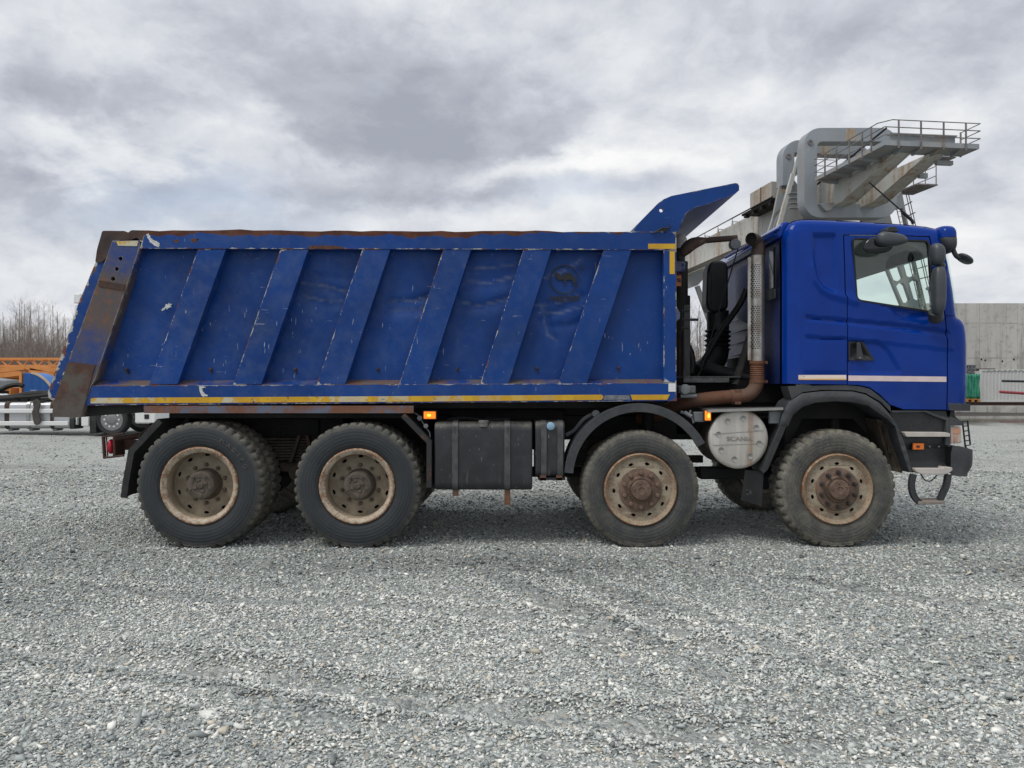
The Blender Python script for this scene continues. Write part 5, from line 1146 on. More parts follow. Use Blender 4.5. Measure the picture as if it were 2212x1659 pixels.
def scatter():
    P = []
    for (d0, d1, dens) in ((2.5, 4.2, 4600), (4.2, 6.2, 3600), (6.2, 9.5, 1700), (9.5, 14, 420), (14, 24, 50)):
        uw = 1.15 if d0 > 4 else 1.3
        n_ = int(dens * (d1 - d0) * (d0 + d1) * uw); d = np.sqrt(rng.uniform(d0 ** 2, d1 ** 2, n_)); u = rng.uniform(-uw, uw, n_)
        thin = np.clip((uw - np.abs(u)) / .3, 0, 1) > rng.uniform(0, 1, n_); d, u = d[thin], u[thin]; n_ = len(d)
        s_ = rng.lognormal(math.log(.0070 if d0 < 4 else .0074 if d0 < 6 else .0085 if d0 < 9 else .013), .34, n_); P.append(np.stack([u * d, d - CAM_D, np.clip(s_, .0042, .026)], 1))
    # bigger pieces in loose drifts, most of them low on the right
    for (cx_, cy_, sx_, sy_, n_, sz) in ((1.9, -3.0, .7, .7, 420, .015), (2.3, -3.7, .35, .4, 160, .017), (-1.44, -3.79, .16, .10, 30, .020), (-.9, -2.9, 1.2, .5, 160, .014), (0, -3.6, 2.2, .5, 200, .014), (-2, -1.5, 2.5, .8, 220, .013), (3, -1, 2, 1, 300, .014)):
        P.append(np.stack([rng.normal(cx_, sx_, n_), rng.normal(cy_, sy_, n_), np.clip(rng.lognormal(math.log(sz), .28, n_), .008, .038)], 1))
    P = np.concatenate(P); bad = (np.abs(P[:, 1] - .17) < .19) & ((np.abs(P[:, 0, None] - np.array([[wl.location.x for wl in wheels]])) < .22).any(1))
    return P[~bad]
P = scatter(); N = len(P)
ph = (1 + 5 ** .5) / 2
ico = np.array([(-1, ph, 0), (1, ph, 0), (-1, -ph, 0), (1, -ph, 0), (0, -1, ph), (0, 1, ph), (0, -1, -ph), (0, 1, -ph), (ph, 0, -1), (ph, 0, 1), (-ph, 0, -1), (-ph, 0, 1)]) / 1.9
icf = np.array([(0, 11, 5), (0, 5, 1), (0, 1, 7), (0, 7, 10), (0, 10, 11), (1, 5, 9), (5, 11, 4), (11, 10, 2), (10, 7, 6), (7, 1, 8), (3, 9, 4), (3, 4, 2), (3, 2, 6), (3, 6, 8), (3, 8, 9), (4, 9, 5), (2, 4, 11), (6, 2, 10), (8, 6, 7), (9, 8, 1)])
var = rng.integers(0, 24, N); shapes = ico[None] * rng.uniform(.4, 1.35, (24, 12, 1)) + rng.normal(0, .2, (24, 12, 3))
V = shapes[var]; asp = np.stack([rng.uniform(.9, 1.7, N), rng.uniform(.65, 1.05, N), rng.uniform(.3, .7, N)], 1); V = V * asp[:, None] * P[:, 2][:, None, None]
def rotm(a, ax):
    c, s_ = np.cos(a), np.sin(a); m = np.zeros((len(a), 3, 3)); i, j = {0: (1, 2), 1: (0, 2), 2: (0, 1)}[ax]; k = ax
    m[:, k, k] = 1; m[:, i, i] = c; m[:, j, j] = c; m[:, i, j] = -s_; m[:, j, i] = s_; return m
Rm = rotm(rng.uniform(0, 6.28, N), 2) @ rotm(rng.normal(0, .35, N), 0) @ rotm(rng.normal(0, .35, N), 1)
V = np.einsum('nij,nvj->nvi', Rm, V); V[:, :, 0] += P[:, 0, None]; V[:, :, 1] += P[:, 1, None]; V[:, :, 2] += (hgt(P[:, 0], P[:, 1]) - .007 * track_marks(P[:, 0], P[:, 1]) + P[:, 2] * rng.uniform(.05, .55, N))[:, None]
me = bpy.data.meshes.new('gravel'); me.vertices.add(N * 12); me.vertices.foreach_set('co', V.ravel().astype(np.float32))
F = (icf[None] + (np.arange(N) * 12)[:, None, None]).reshape(-1, 3); nf = len(F)
me.loops.add(nf * 3); me.loops.foreach_set('vertex_index', F.ravel().astype(np.int32)); me.polygons.add(nf); me.polygons.foreach_set('loop_start', np.arange(0, nf * 3, 3, dtype=np.int32)); me.polygons.foreach_set('loop_total', np.full(nf, 3, np.int32))
for nm in ('tone', 'tint'):
    a = me.attributes.new(nm, 'FLOAT', 'POINT'); a.data.foreach_set('value', np.repeat(np.clip(rng.normal(.57, .23, N) + lanes(P[:, 0], P[:, 1]) - 5 * np.maximum(P[:, 2] - .018, 0), 0, 1) if nm == 'tone' else rng.uniform(0, 1, N), 12).astype(np.float32))
me.update(calc_edges=True); me.validate()
def stones(t):
    o = t.obj(); f = t.noise(o, 160, 3, .6)
    c = stone_colour(t, t.attr('tone'), t.attr('tint')); c = t.mix(t.m('MULTIPLY', t.ss(f, .35, .7), .2), c, lin('#8a9094'))
    return {'Base Color': c, 'Roughness': .85}
me.materials.append(material('loose_stone', stones)); gv = bpy.data.objects.new('gravel', me); COL.objects.link(gv); tag(gv, kind='stuff')

# ================================================================ gantry crane behind the truck
TH = R(7.06); P0 = Vector((17.15, 28.14, 0)); CN = Vector((math.cos(TH), math.sin(TH), 0)); CD = Vector((-math.sin(TH), math.cos(TH), 0))
crane = thing('gantry_crane', P0, 'tall grey rust-streaked gantry crane with railed end platform rising behind the blue cab', 'crane', rz=TH)
def cat(px, py, u):
    """photo position -> the crane's own coordinates, in its cross plane u metres from the near end"""
    r = Vector(((px - CX) / FPX, 1, (HY - py) / FPX)); C0 = Vector((0, -CAM_D, CAM_H)); t = (u - (C0 - P0).dot(CD)) / r.dot(CD); p = C0 + r * t - P0
    return Vector((p.dot(CN), u, p.z))
def cpoly(pts, u): return [(q.x, q.z) for q in (cat(a, b, u) for a, b in pts)]
S2 = lambda a, b: (1659.0 + .13541 * a, 259.2 + .13541 * b)
S3 = lambda a, b: (1866.4 + .14583 * a, 241.9 + .14583 * b)
S4 = lambda a, b: (1831.8 + .11461 * a, 501.2 + .11461 * b)
def cranepaint(rw, base='#8a9096', streak=1.0):
    def f(t):
        o = t.obj(); lo = t.noise(o, .5, 5, .6); st = t.noise(t.mapv(o, scale=(1.6, 1.6, .12)), 1, 6, .65); mid = t.noise(o, 3.5, 6, .65)
        c = t.mix(t.ss(lo, .3, .7), lin(base), tuple(k * .8 for k in lin(base)))
        c = t.mix(t.m('MULTIPLY', t.ss(st, .35, .7), .35 * streak), c, lin('#b0aea6'))
        rs2 = t.m('MULTIPLY', t.ss(t.m('MULTIPLY_ADD', mid, .35, t.m('MULTIPLY', st, .8)), .56, .70), rw)
        c = t.mix(rs2, c, lin('#92714f'))
        return {'Base Color': c, 'Roughness': .6, 'Normal': bump(t, mid, .05, .02)}
    return f
M['crane'] = material('grey_crane_paint', cranepaint(.35, '#8f959a')); M['crane_pale'] = material('rust_streaked_girder', cranepaint(.7, '#c0c1bc', 1.1)); M['crane_plain'] = material('plain_grey_crane_paint', cranepaint(.15, '#8f979e', .4))
M['crane_rail'] = simple('rusty_grey_railing', lin('#74706f'), .7, var=.4, scale=3)
ZB, ZT = 11.44, 13.24
def girder(v0, v1):
    m = MB(); prof = [(.9, 12.66), (5.4, ZB), (52, ZB), (52, ZT), (5.0, ZT), (4.6, 12.69), (.9, 12.69)]
    m.prism(prof, v0, v1, fn=lambda u, z, h: (h, u, z))
    for v_ in (v0 - .09, v1 + .0): m.prism([(.9, 12.62), (5.4, ZB - .04), (52, ZB - .04), (52, ZB), (5.4, ZB), (.9, 12.66)], v_, v_ + .09, fn=lambda u, z, h: (h, u, z))
    for u in np.arange(9.5, 52, 5.5): m.box((v0 - .015, u, ZB + .1), (v1 + .015, u + .06, ZT - .05))
    return m.build('girder', M['crane_pale'], crane, local=True, bevel=.015)
girder(1.13, 1.83); girder(2.85, 3.55)
def ring(u0, u1):
    o_ = cpoly([(1737.5, 276), (1938, 276), (1938, 470), (1737.5, 470)], 6.6); i_ = cpoly([(1765, 305.5), (1910, 305.5), (1910, 441), (1765, 441)], 6.6)
    m = MB(); m.prism(rounded(o_, 1.05, 10), u0, u1, [rounded(i_, .35, 6)], fn=lambda v, z, h: (v, h, z)); return m.build('portal_frame', M['crane_plain'], crane, local=True, bevel=.03)
def far_frame(u0, u1):
    o_ = rounded(cpoly([(1737.5, 276), (1938, 276), (1938, 470), (1737.5, 470)], 6.6), 1.05, 10); i_ = rounded(cpoly([(1765, 305.5), (1910, 305.5), (1910, 441), (1765, 441)], 6.6), .35, 6)
    zc = cat(1750, 375, 6.6).z; clip = lambda pts: [(x, max(z, zc)) for x, z in pts]
    vx = [p[0] for p in o_]; ix = [p[0] for p in i_]; top_o = sorted([p for p in o_ if p[1] > zc], key=lambda p: 0)
    zt_o = max(p[1] for p in o_); zt_i = max(p[1] for p in i_); x0, x1, xi0, xi1 = min(vx), max(vx), min(ix), max(ix)
    pl = [(x0, zc)] + [(x0 + 1.05 - 1.05 * math.cos(k * math.pi / 20), zt_o - 1.05 + 1.05 * math.sin(k * math.pi / 20)) for k in range(11)] + [(x1 - 1.05 + 1.05 * math.sin(k * math.pi / 20), zt_o - 1.05 + 1.05 * math.cos(k * math.pi / 20)) for k in range(11)] + [(x1, zc), (xi1, zc), (xi1, zt_i), (xi0, zt_i), (xi0, zc)]
    m = MB(); m.prism(pl, u0, u1, fn=lambda v, z, h: (v, h, z)); return m.build('portal_frame', M['crane_plain'], crane, local=True, bevel=.03)
for (a, b) in ((6.6, 7.4), (9.1, 9.9)):
    rg_ = ring(a, b) if a < 8 else far_frame(a, b)
    for px, py in ((S2(675, 362)),): q = cat(px, py, 6.6); m = MB(); m.lathe([(.16, 0), (.16, -.05), (.08, -.05), (.08, -.02), (0, -.02)], (q.x, a, q.z), 'y', 20); m.build('pin', M['crane_rail'], rg_, local=True)
    m = MB(); pz = cpoly([S2(1240, 138), S2(1395, 140), S2(1425, 330), S2(1225, 330)], 6.6); m.prism(pz, a - .01, a + .05, fn=lambda v, z, h: (v, h, z)); m.build('gusset_plate', material('rusty_gusset', cranepaint(.9, '#9a968c', 1.5)), rg_, local=True)
# lugs and bearings under the girders
for (s_, u) in (([S2(830, 1330), S2(1090, 1310), S2(1060, 1370), S2(1000, 1440), S2(930, 1450), S2(880, 1400)], 6.3), ([S3(10, 1385), S3(260, 1330), S3(220, 1420), S3(160, 1475), S3(95, 1475), S3(60, 1430)], 6.8)):
    m = MB(); m.prism(cpoly(s_, u), u, u + .3, fn=lambda v, z, h: (v, h, z)); m.build('bearing_lug', M['crane'], crane, local=True, bevel=.02)
# left leg: pierced plate with slanting members; right leg: two bays of cut-out openings
lo_ = [S2(*p) for p in ((238, 800), (300, 800), (420, 740), (520, 700), (525, 860), (470, 870), (400, 930), (560, 1160), (560, 1500))] + [(1735, 490), (1706, 560), (1650, 700), (1612, 862), (1586, 862), (1667, 484)]
lh = [[S2(*p) for p in ((268, 860), (415, 765), (450, 760), (395, 925), (300, 985), (222, 1035))], [S2(*p) for p in ((208, 1105), (345, 1022), (365, 1035), (315, 1125), (168, 1200))], [S2(105, 1490), S2(225, 1400), S2(240, 1420), (1678, 470), (1650, 560), (1640, 560)]]
m = MB(); m.prism(cpoly(lo_, 9.4), 9.4, 9.6, [cpoly(h, 9.4) for h in lh], fn=lambda v, z, h: (v, h, z)); m.build('leg', M['crane'], crane, local=True)
m = MB(); m.bar(cat(*S2(545, 310), 8.6), cat(*S2(400, 880), 8.6), .12, .12, (0, 1, 0)); m.bar(cat(*S2(400, 860), 8.6), cat(1640, 640, 8.6), .22, .2, (0, 1, 0)); m.build('leg_strut', M['crane_pale'], crane, local=True)
m = MB(); q = cat(*S2(480, 1280), 8.2)
for k in range(4): m.box((q.x - .45, 8.2, q.z - .45 + k * .28), (q.x + .4, 8.5, q.z - .4 + k * .28))
m.box((q.x - .02, 8.15, q.z - .5), (q.x + .05, 8.3, q.z + .5)); m.build('ribbed_bracket', M['crane'], crane, local=True)
ro = [(1868, 446), (1884, 436), (1905, 432), (1935, 426), (1948, 413), (1978.5, 566.5), (1999, 651), (2064, 893), (2044, 893), (1948.7, 661.7), (1916.6, 582.6), (1880, 505), (1862, 478)]
rh = [[(1882, 488), (1890, 482), (1905, 482), (1914, 490), (1951, 599.8), (1947.6, 604.3), (1938.4, 607.8), (1930.4, 604.9)], [(1922, 462), (1930, 455), (1949.5, 449), (1979.6, 591.7), (1972.8, 596.9), (1963.6, 598.6), (1959, 596.3)],
      [(1936, 618.7), (1940.7, 613), (1949.8, 610.7), (1955.6, 616.4), (1965.9, 647.3), (1961.3, 654.8), (1951, 653.6)], [(1964, 611.8), (1972.8, 604.3), (1983, 606.6), (1990, 643.3), (1983, 650.2), (1974, 645.6)],
      [(1966, 668), (1974, 664), (1982, 670), (2010, 760), (2002, 766), (1992, 752)], [(1992, 663), (1999, 660), (2022, 750), (2014, 758)]]
m = MB(); m.prism(cpoly(ro, 8.6), 8.6, 8.85, [cpoly(h, 8.6) for h in rh], fn=lambda v, z, h: (v, h, z)); m.build('leg', M['crane'], crane, local=True)
def ladder(p0, p1, q0, q1, u, nr, name='ladder', w_=.025):
    m = MB(); a0, a1, b0, b1 = cat(*p0, u), cat(*p1, u), cat(*q0, u), cat(*q1, u); m.tube([a0, a1], w_, 6); m.tube([b0, b1], w_, 6)
    for k in range(nr): t = (k + .5) / nr; m.tube([a0.lerp(a1, t), b0.lerp(b1, t)], w_ * .7, 5)
    m.build(name, M['crane_rail'], crane, local=True)
ladder((1937, 452), (1996, 700), (1950, 450), (2008, 697), 8.3, 22)
ladder((1957, 418), (2017, 680), (1962, 417), (2022, 680), 8.9, 3, 'ladder_cage')
m = MB()
for (a, b) in (((1954, 444), (1970, 435.5)), ((1962, 466), (1977, 459)), ((1983, 580), (2003, 574)), ((1988, 602), (2009, 597))): m.tube([cat(*a, 8.8), cat(*b, 8.8)], .035, 6)
m.build('ladder_bracket', M['crane_rail'], crane, local=True)
# landing beside the right leg
q0, q1 = cat(1950, 412, 8.6), cat(1991, 411, 8.6); m = MB(); m.box((q0.x - .1, 7.2, q0.z - .02), (q1.x, 9.4, q0.z + .06))
for u in (7.3, 9.3): m.tube([(q1.x - .03, u, q0.z), (q1.x - .03, u, q0.z + 1.15)], .03, 6); m.tube([(q0.x + .5, u, q0.z), (q0.x + .5, u, q0.z + 1.1)], .025, 6)
for h in (.55, 1.1): m.tube([(q1.x - .03, 7.3, q0.z + h), (q1.x - .03, 9.3, q0.z + h)], .025, 6)
m.build('landing', M['crane_rail'], crane, local=True)
# end platform and side catwalk with railings
ZP = 12.75
VR = cat(2114, 310, 0).x
m = MB(); m.box((0, 0, ZP - .06), (VR, 1.25, ZP)); m.box((0, 1.25, ZP - .06), (1.13, 6.2, ZP)); m.box((-.02, -.02, ZP - .07), (VR + .02, .0, ZP + .16)); m.box((-.02, 0, ZP - .07), (.0, 6.2, ZP + .14)); m.box((VR, 0, ZP - .07), (VR + .02, 1.25, ZP + .16))
m.build('platform', M['crane'], crane, local=True)
m = MB(); m.box((.55, .45, ZP + .02), (3.85, .55, ZP + .62)); m.box((.5, .35, ZP + .60), (3.9, .65, ZP + .65)); m.build('end_beam', M['crane'], crane, local=True)
for v_ in (.95, 1.85, 2.8, 3.85): m = MB(); m.prism([(.06, ZP - .06), (.8, ZP - .06), (.8, ZP - .26), (.6, ZP - .26)], v_, v_ + .1, fn=lambda u, z, h: (h, u, z)); m.build('platform_bracket', M['crane'], crane, local=True)
for u in (2.0, 3.3, 4.6, 5.9): m = MB(); m.prism([(.04, ZP - .06), (1.12, ZP - .06), (1.12, ZP - .24), (.7, ZP - .24), (.04, ZP - .14)], u, u + .12, fn=lambda v, z, h: (v, h, z)); m.build('platform_bracket', M['crane'], crane, local=True)
for bb in (((3.55, 1.3, ZP - .45), (4.4, 1.5, ZP - .25)), ((3.55, 2.6, ZP - .75), (4.0, 2.75, ZP - .5)), ((3.55, 1.25, ZP - .12), (4.5, 2.2, ZP - .07))): MB().box(*bb).build('side_bracket', M['crane'], crane, local=True)
m = MB()
for v_ in [cat(p_, 300, -.05).x for p_ in (1941.5, 1989.6, 2038.5, 2086.6)]: m.bar((v_, -.05, ZP - .2), (v_, -.05, ZP + 1.1), .06, .06)
for h in (.40, .76, 1.10):
    m.tube([(.0 if h < 1 else .35, -.05, ZP + h), (VR + .05, -.05, ZP + h)], .024, 6); m.tube([(VR + .05, -.05, ZP + h), (VR + .05, 1.25, ZP + h)], .022, 6)
m.bar((VR, 1.2, ZP - .1), (VR, 1.2, ZP + 1.1), .06, .06); m.build('front_railing', M['crane_rail'], crane, local=True)
m = MB()
for px in (920, 1105, 1305, 1515, 1660):
    dpx = S2(px, 0)[0]; r = Vector(((dpx - CX) / FPX, 1, 0)); C0 = Vector((0, -CAM_D, 0)); # where that sight line meets the catwalk edge v = 0
    t = -(C0 - P0).dot(CN) / r.dot(CN); u = (C0 + r * t - P0).dot(CD); m.bar((-.04, u, ZP - .15), (-.04, u, ZP + 1.1), .07, .05)
for h in (.40, .76, 1.10): m.tube([(-.04, 6.2, ZP + h), (-.04, .5 if h > 1 else 0, ZP + h), (.35 if h > 1 else 0, -.05, ZP + h)], .024, 6)
for h in (.40, .76, 1.1): m.tube([(-.04, 6.2, ZP + h), (1.1, 6.2, ZP + h)], .02, 6)
m.build('side_railing', M['crane_rail'], crane, local=True)
m = MB(); m.tube([(.6, 7.8, ZP - .1), (.6, .8, ZP + 1.0)], .05, 6); m.build('sloping_pipe', M['seam'], crane, local=True)
# hut and pipe run on the left girder
m = MB(); m.box((-.10, 11.2, 13.0), (1.5, 14.2, 14.0)); hut = m.build('machine_hut', material('rusty_hut_panels', cranepaint(.8, '#a19e96', 1.3)), crane, local=True, bevel=.02)
MB().box((-.12, 12.6, 13.0), (-.095, 12.66, 14.0)).build('hut_seam', M['seam'], hut, local=True)
m = MB(); m.box((-.05, 11.3, 12.86), (1.2, 15.6, 12.99)); m.tube([(-.12, 11.0, 13.02), (-.12, 17, 13.02)], .04, 6)
for k in range(4): m.box((-.02, 11.5 + k * 1.2, 12.68), (.3, 11.75 + k * 1.2, 12.88))
m.build('hut_floor', M['dark'], crane, local=True)
m = MB(); m.tube([(.75, 11.5, 13.5), (.75, 50, 13.5)], .045, 7)
for u in np.arange(19, 50, 2.6): m.tube([(.75, u, 13.5), (.75, u, 13.1)], .025, 5); m.tube([(.75, u - .18, 13.15), (.75, u, 13.0), (.75, u + .18, 13.15)], .025, 5); m.bar((.7, u, 13.25), (1.15, u, 13.25), .04, .04)
m.build('cable_rail', M['crane_rail'], crane, local=True)
# far support
m = MB(); m.prism(cpoly([(1472, 598), (1524, 578), (1520, 602), (1508, 616), (1490, 622), (1472, 622)], 30), 30, 30.5, fn=lambda v, z, h: (v, h, z))
m.bar(cat(1505.7, 618, 30), cat(1566, 790, 30), .35, .35, (0, 1, 0)); m.bar(cat(1518, 641, 30), cat(1535, 632, 30), .12, .2, (0, 1, 0)); m.bar(cat(1470, 618, 30), cat(1420, 790, 30), .35, .35, (0, 1, 0)); m.build('far_leg', M['crane'], crane, local=True)

# ================================================================ white tractor truck at the left
YW = 24.4 - CAM_D
wt0 = at(60, 0, YW); wt = thing('tractor_truck', (wt0.x, YW + 1.2, 0), 'white tractor truck with silver side tank, half hidden behind the tipper tail', 'truck')
def wbox(px0, py0, px1, py1, y0, y1, name, mat, bev=.02, par=wt): m = MB(); m.pbox(px0, py0, px1, py1, YW + y0, YW + y1, YW); return m.build(name, mat, par, bevel=bev)
a, b = at(-60, 926, YW + .05), at(150, 869, YW + .05); prof = rounded([(YW + .05, a.z), (YW + .75, a.z), (YW + .75, b.z), (YW + .05, b.z)], .16, 6)
m = MB(); m.prism(prof, a.x, b.x, fn=lambda u, v_, h: (h, u, v_)); tkw = m.build('side_tank', simple('silver_grey_tank', lin('#b4b6b9'), .35, metal=.3, var=.06, scale=2), wt, bevel=.02)
for p0, p1, mt in ((8, 17, 'rust_dark'), (55, 62.5, 'alu'), (107, 114, 'rust_dark')):
    a2, b2 = at(p0, 928, YW), at(p1, 867, YW); pr = rounded([(YW + .03, a2.z), (YW + .77, a2.z), (YW + .77, b2.z), (YW + .03, b2.z)], .17, 6); m = MB(); m.prism(pr, a2.x, b2.x, fn=lambda u, v_, h: (h, u, v_)); m.build('tank_strap', M[mt], tkw)
m = MB(); m.lathe([(.10, 0), (.10, .05), (0, .06)], at(93, 869.5, YW + .2), 'z', 16); m.build('tank_cap', M['seam'], tkw)
wbox(-80, 883, 115, 892.5, -.03, .03, 'side_rail', M['white']); wbox(-80, 910, 148, 919.5, -.03, .03, 'side_rail', M['white'])
wbox(148, 903, 158, 927, .05, .6, 'tank_end', M['black']); wbox(162, 902, 175, 918, .2, .8, 'battery_box', M['black']); wbox(159.5, 902, 161.5, 918, .1, .4, 'bracket', M['white'])
wbox(176, 899.5, 191.5, 920.5, -.02, .3, 'side_box', M['white'])
wbox(191.5, 895, 206, 936, .05, .9, 'mudguard', M['black'])
for px in (17, 62, 113): wbox(px - 4, 920, px + 4, 931, .1, .5, 'tank_bracket', M['crate_grey'])
m = MB(); m.tube(curve([at(-70, 862, YW + .9), at(10, 860, YW + .9), at(60, 852, YW + .9), at(100, 850, YW + .9), at(118, 855, YW + .9)]), .10, 7)
for k in range(9): m.box(at(-60 + k * 20, 868, YW + .8), at(-48 + k * 20, 858 + (k % 3) * 2, YW + 1.5))
m.box(at(-150, 878, YW + .9), at(330, 866, YW + 1.1)); m.box(at(-150, 878, YW + 1.7), at(330, 866, YW + 1.9)); m.tube(curve([at(-60, 872, YW + .5), at(0, 862, YW + .5), at(50, 858, YW + .6), at(105, 853, YW + .6)]), .06, 7); m.build('chassis', M['dark'], wt)
for (px, pz, r0) in ((240.6, 910.7, .345),):
    c = at(px, pz, YW); c.z = .505; m = MB(); m.lathe([(r0, .05), (r0 + .01, .02), (.46, .0), (.50, .03), (.505, .06), (.505, .32), (.46, .36)], c, 'y', 40); m.f = [f for f in m.f if len(f) == 4]; ww = m.build('wheel', M['rubber'], wt)
    m = MB(); m.lathe([(r0 + .005, .02), (r0 - .02, .03), (r0 - .05, .10), (.19, .04), (.17, .02), (.10, .01), (0, .01)], c, 'y', 40); rmw = m.build('rim', simple('grey_alloy_rim', lin('#8e8f90'), .35, metal=.7, var=.2, scale=12, dust=.4, dustcol=lin('#4b4946')), ww)
    for k in range(10): m = MB(); m.lathe([(.03, 0), (.03, -.03), (0, -.03)], c + Vector((.23 * math.cos(k * .628), .04, .23 * math.sin(k * .628))), 'y', 8); m.build('wheel_nut', M['white'], ww)
    for k in range(10): m = MB(); m.lathe([(.03, 0), (.0, -.003)], c + Vector((.29 * math.cos(k * .628 + .3), .07, .29 * math.sin(k * .628 + .3))), 'y', 8); m.build('vent_hole', M['black_hole'], ww)  # flat black discs: the shade inside the openings painted onto the rim
w2 = copy_tree(ww, wt); w2.location.y += 1.9
cabw = wbox(168, 700, 336, 868, .0, 2.4, 'cab', M['white'], .12); wbox(158, 658, 176, 712, .05, .16, 'side_deflector', M['white'], .03); wbox(158.5, 634, 173.5, 655, .0, .14, 'roof_deflector', M['white'], .03)
m = MB(); m.prism([(p.x, p.z) for p in (at(162, 662, YW), at(215, 640, YW), at(300, 700, YW), at(168, 702, YW))], YW + .15, YW + 2.2); m.build('roof_fairing', M['white'], wt, bevel=.05)
wbox(262, 738, 318, 790, -.012, .05, 'side_window', M['glass_dark'], .02); wbox(248, 735, 249.2, 866, -.006, .02, 'door_seam', M['seam'], 0)
wbox(290.5, 868, 337, 915, .0, 2.4, 'bumper', M['white'], .05); wbox(312, 895, 322, 905, -.02, .02, 'fog_lamp', M['seam'], .01)
wbox(204, 862, 290, 884, .02, 2.3, 'wheel_arch', M['white'], .04)
m = MB(); pg = [(71, 865), (80, 862), (87, 870), (86, 878), (82, 886), (84, 898), (88, 906), (86, 914), (78, 919), (73, 916), (70, 904), (68, 890), (72, 880), (70, 872)]
m.prism([(p.x, p.z) for p in (at(a, b, YW - .1) for a, b in pg)], YW - .10, YW - .045); gl_ = m.build('rag', simple('dirty_dark_cloth', lin('#4a4642'), .95, var=.2, scale=12), None, bevel=.02); gl_.location = (0, 0, 0)
tag(gl_, 'dark dirty work glove or rag hanging over the white side rail', 'rag')

# ================================================================ orange lattice booms, blue panel, heaps
ORA = simple('orange_crane_paint', lin('#d98f4c'), .55, var=.12, scale=2, dust=.2, dustcol=lin('#b58a5c')); ORA2 = simple('deep_orange_paint', lin('#c6803a'), .55, var=.15, scale=2)
def boom(px0, px1, pyt, pyb, Y, dep, bays, name, label, r=.07, skew=0.0):
    y = Y - CAM_D; a, b = at(px0, pyb, y), at(px1, pyt, y); o_ = thing(name, ((a.x + b.x) / 2, y + dep / 2, 0), label, 'crane boom', group=None)
    ch_ = MB(); lc = MB(); zt_, zb_ = b.z, a.z
    for z_, dz_ in ((zt_, skew), (zb_, skew)):
        for yy in (y, y + dep): ch_.bar((a.x, yy, z_), (b.x, yy, z_ + dz_), r * 1.7, r * 1.7)
    for i in range(bays):
        x0 = a.x + (b.x - a.x) * i / bays; x1 = a.x + (b.x - a.x) * (i + 1) / bays; xm = (x0 + x1) / 2; s0 = skew * i / bays
        for yy in (y, y + dep): lc.tube([(x0, yy, zt_ + s0), (xm, yy, zb_ + s0), (x1, yy, zt_ + s0)], r * .5, 6, cap=False)
        for z_ in (zt_, zb_): lc.tube([(x0, y, z_ + s0), (xm, y + dep, z_ + s0), (x1, y, z_ + s0)], r * .3, 5, cap=False)
    ch_.build('chord', ORA, o_); lc.build('lacing', ORA, o_); return o_
boom(-330, 330, 775, 790.5, 44, 1.3, 20, 'lattice_boom', 'long orange lattice boom section lying level on top of the orange stack')
boom(-330, 300, 794, 806, 47, 1.6, 15, 'lattice_boom', 'lower orange lattice boom section half hidden under the long top one', r=.09)
y_ = 42.5 - CAM_D; o_ = thing('boom_cradle', (at(55, 0, y_).x, y_, 0), 'heavy orange peaked cradle beam holding up the lattice booms', 'cradle')
for p, q in (((-40, 806), (56, 793)), ((56, 793), (150, 803)), ((-40, 817), (46, 806)), ((66, 800), (118, 811))):
    for yy in (y_, y_ + 1.5): MB().bar(at(*p, yy), at(*q, yy), .25, .16, (0, 1, 0)).build('beam', ORA, o_)
m = MB(); m.box(at(52, 858, y_), at(62, 791, y_ + .3)); m.build('post', ORA, o_)
m = MB()
for (a, b, c, d) in ((-60, 806, 46, 816), (2, 806, 60, 812)): m.bar(at(a, c if False else b, y_ + .6), at(c, d, y_ + .6), .25, .2, (0, 1, 0))
m.box(at(-60, 816, y_ + .4), at(50, 809, y_ + .8)); m.bar(at(84, 806, y_ + .5), at(118, 835, y_ + .5), .2, .2, (0, 1, 0)); m.build('lower_beam', ORA2, o_)
y_ = 40 - CAM_D; mh = thing('machine_housing', (at(80, 0, y_).x, y_ + .5, 0), 'blue ribbed quarter-round panel with orange edge post behind the white truck', 'machine')
qr = [(50.5, 856), (50.5, 805.5), (68, 805.5), (80, 809), (92, 816), (103, 826), (112, 838), (120, 856)]
m = MB(); m.prism([(p.x, p.z) for p in (at(a, b, y_) for a, b in qr)], y_ + .02, y_ + 1.2)
for k in range(26):
    px = 51.5 + k * 2.5; pt = np.interp(px, [q[0] for q in qr[2:]], [q[1] for q in qr[2:]]) if px > 68 else 805.5
    a2, b2 = at(px, 855, y_), at(px + 1.1, pt + 1.5, y_); m.box((a2.x, y_ - .015, a2.z), (b2.x, y_ + .02, b2.z))
m.build('ribbed_panel', simple('bright_blue_sheet', lin('#3f76bd'), .5, var=.06, scale=1.5), mh)
m = MB(); pe = curve([at(68, 805.5, y_), at(80, 809, y_), at(92, 816, y_), at(103, 826, y_), at(112, 838, y_), at(120, 856, y_)], 4)
for i in range(len(pe) - 1): m.bar(pe[i], pe[i + 1], .1, .07, (0, 1, 0))
m.build('edge_trim', simple('cream_edge_trim', lin('#c9b79d'), .6, var=.1), mh)
MB().box(at(46.5, 858, y_ - .05), at(50.4, 803, y_ + .3)).build('edge_post', ORA, mh); MB().pbox(66, 842, 79, 844.5, y_ - .02, y_ - .005, y_).build('faded_badge', simple('faded_badge', lin('#8a9bc0'), .6), mh)
m = MB(); m.box(at(26, 858, y_ - .2), at(46, 837.5, y_ + 1.0)); m.box(at(24, 858, y_ - .25), at(28, 837, y_ + 1.0)); cb_ = m.build('cabinet', ORA2, mh, bevel=.03)
m = MB(); m.bar(at(14, 857, y_), at(19, 835, y_), .35, .3, (0, 1, 0)); m.build('dark_strap', M['dark'], mh)
y_ = 50 - CAM_D; m = MB()
pts = [(-120, 866), (-120, 818), (-60, 822), (-20, 816), (10, 817), (50, 813), (60, 822), (60, 866)]
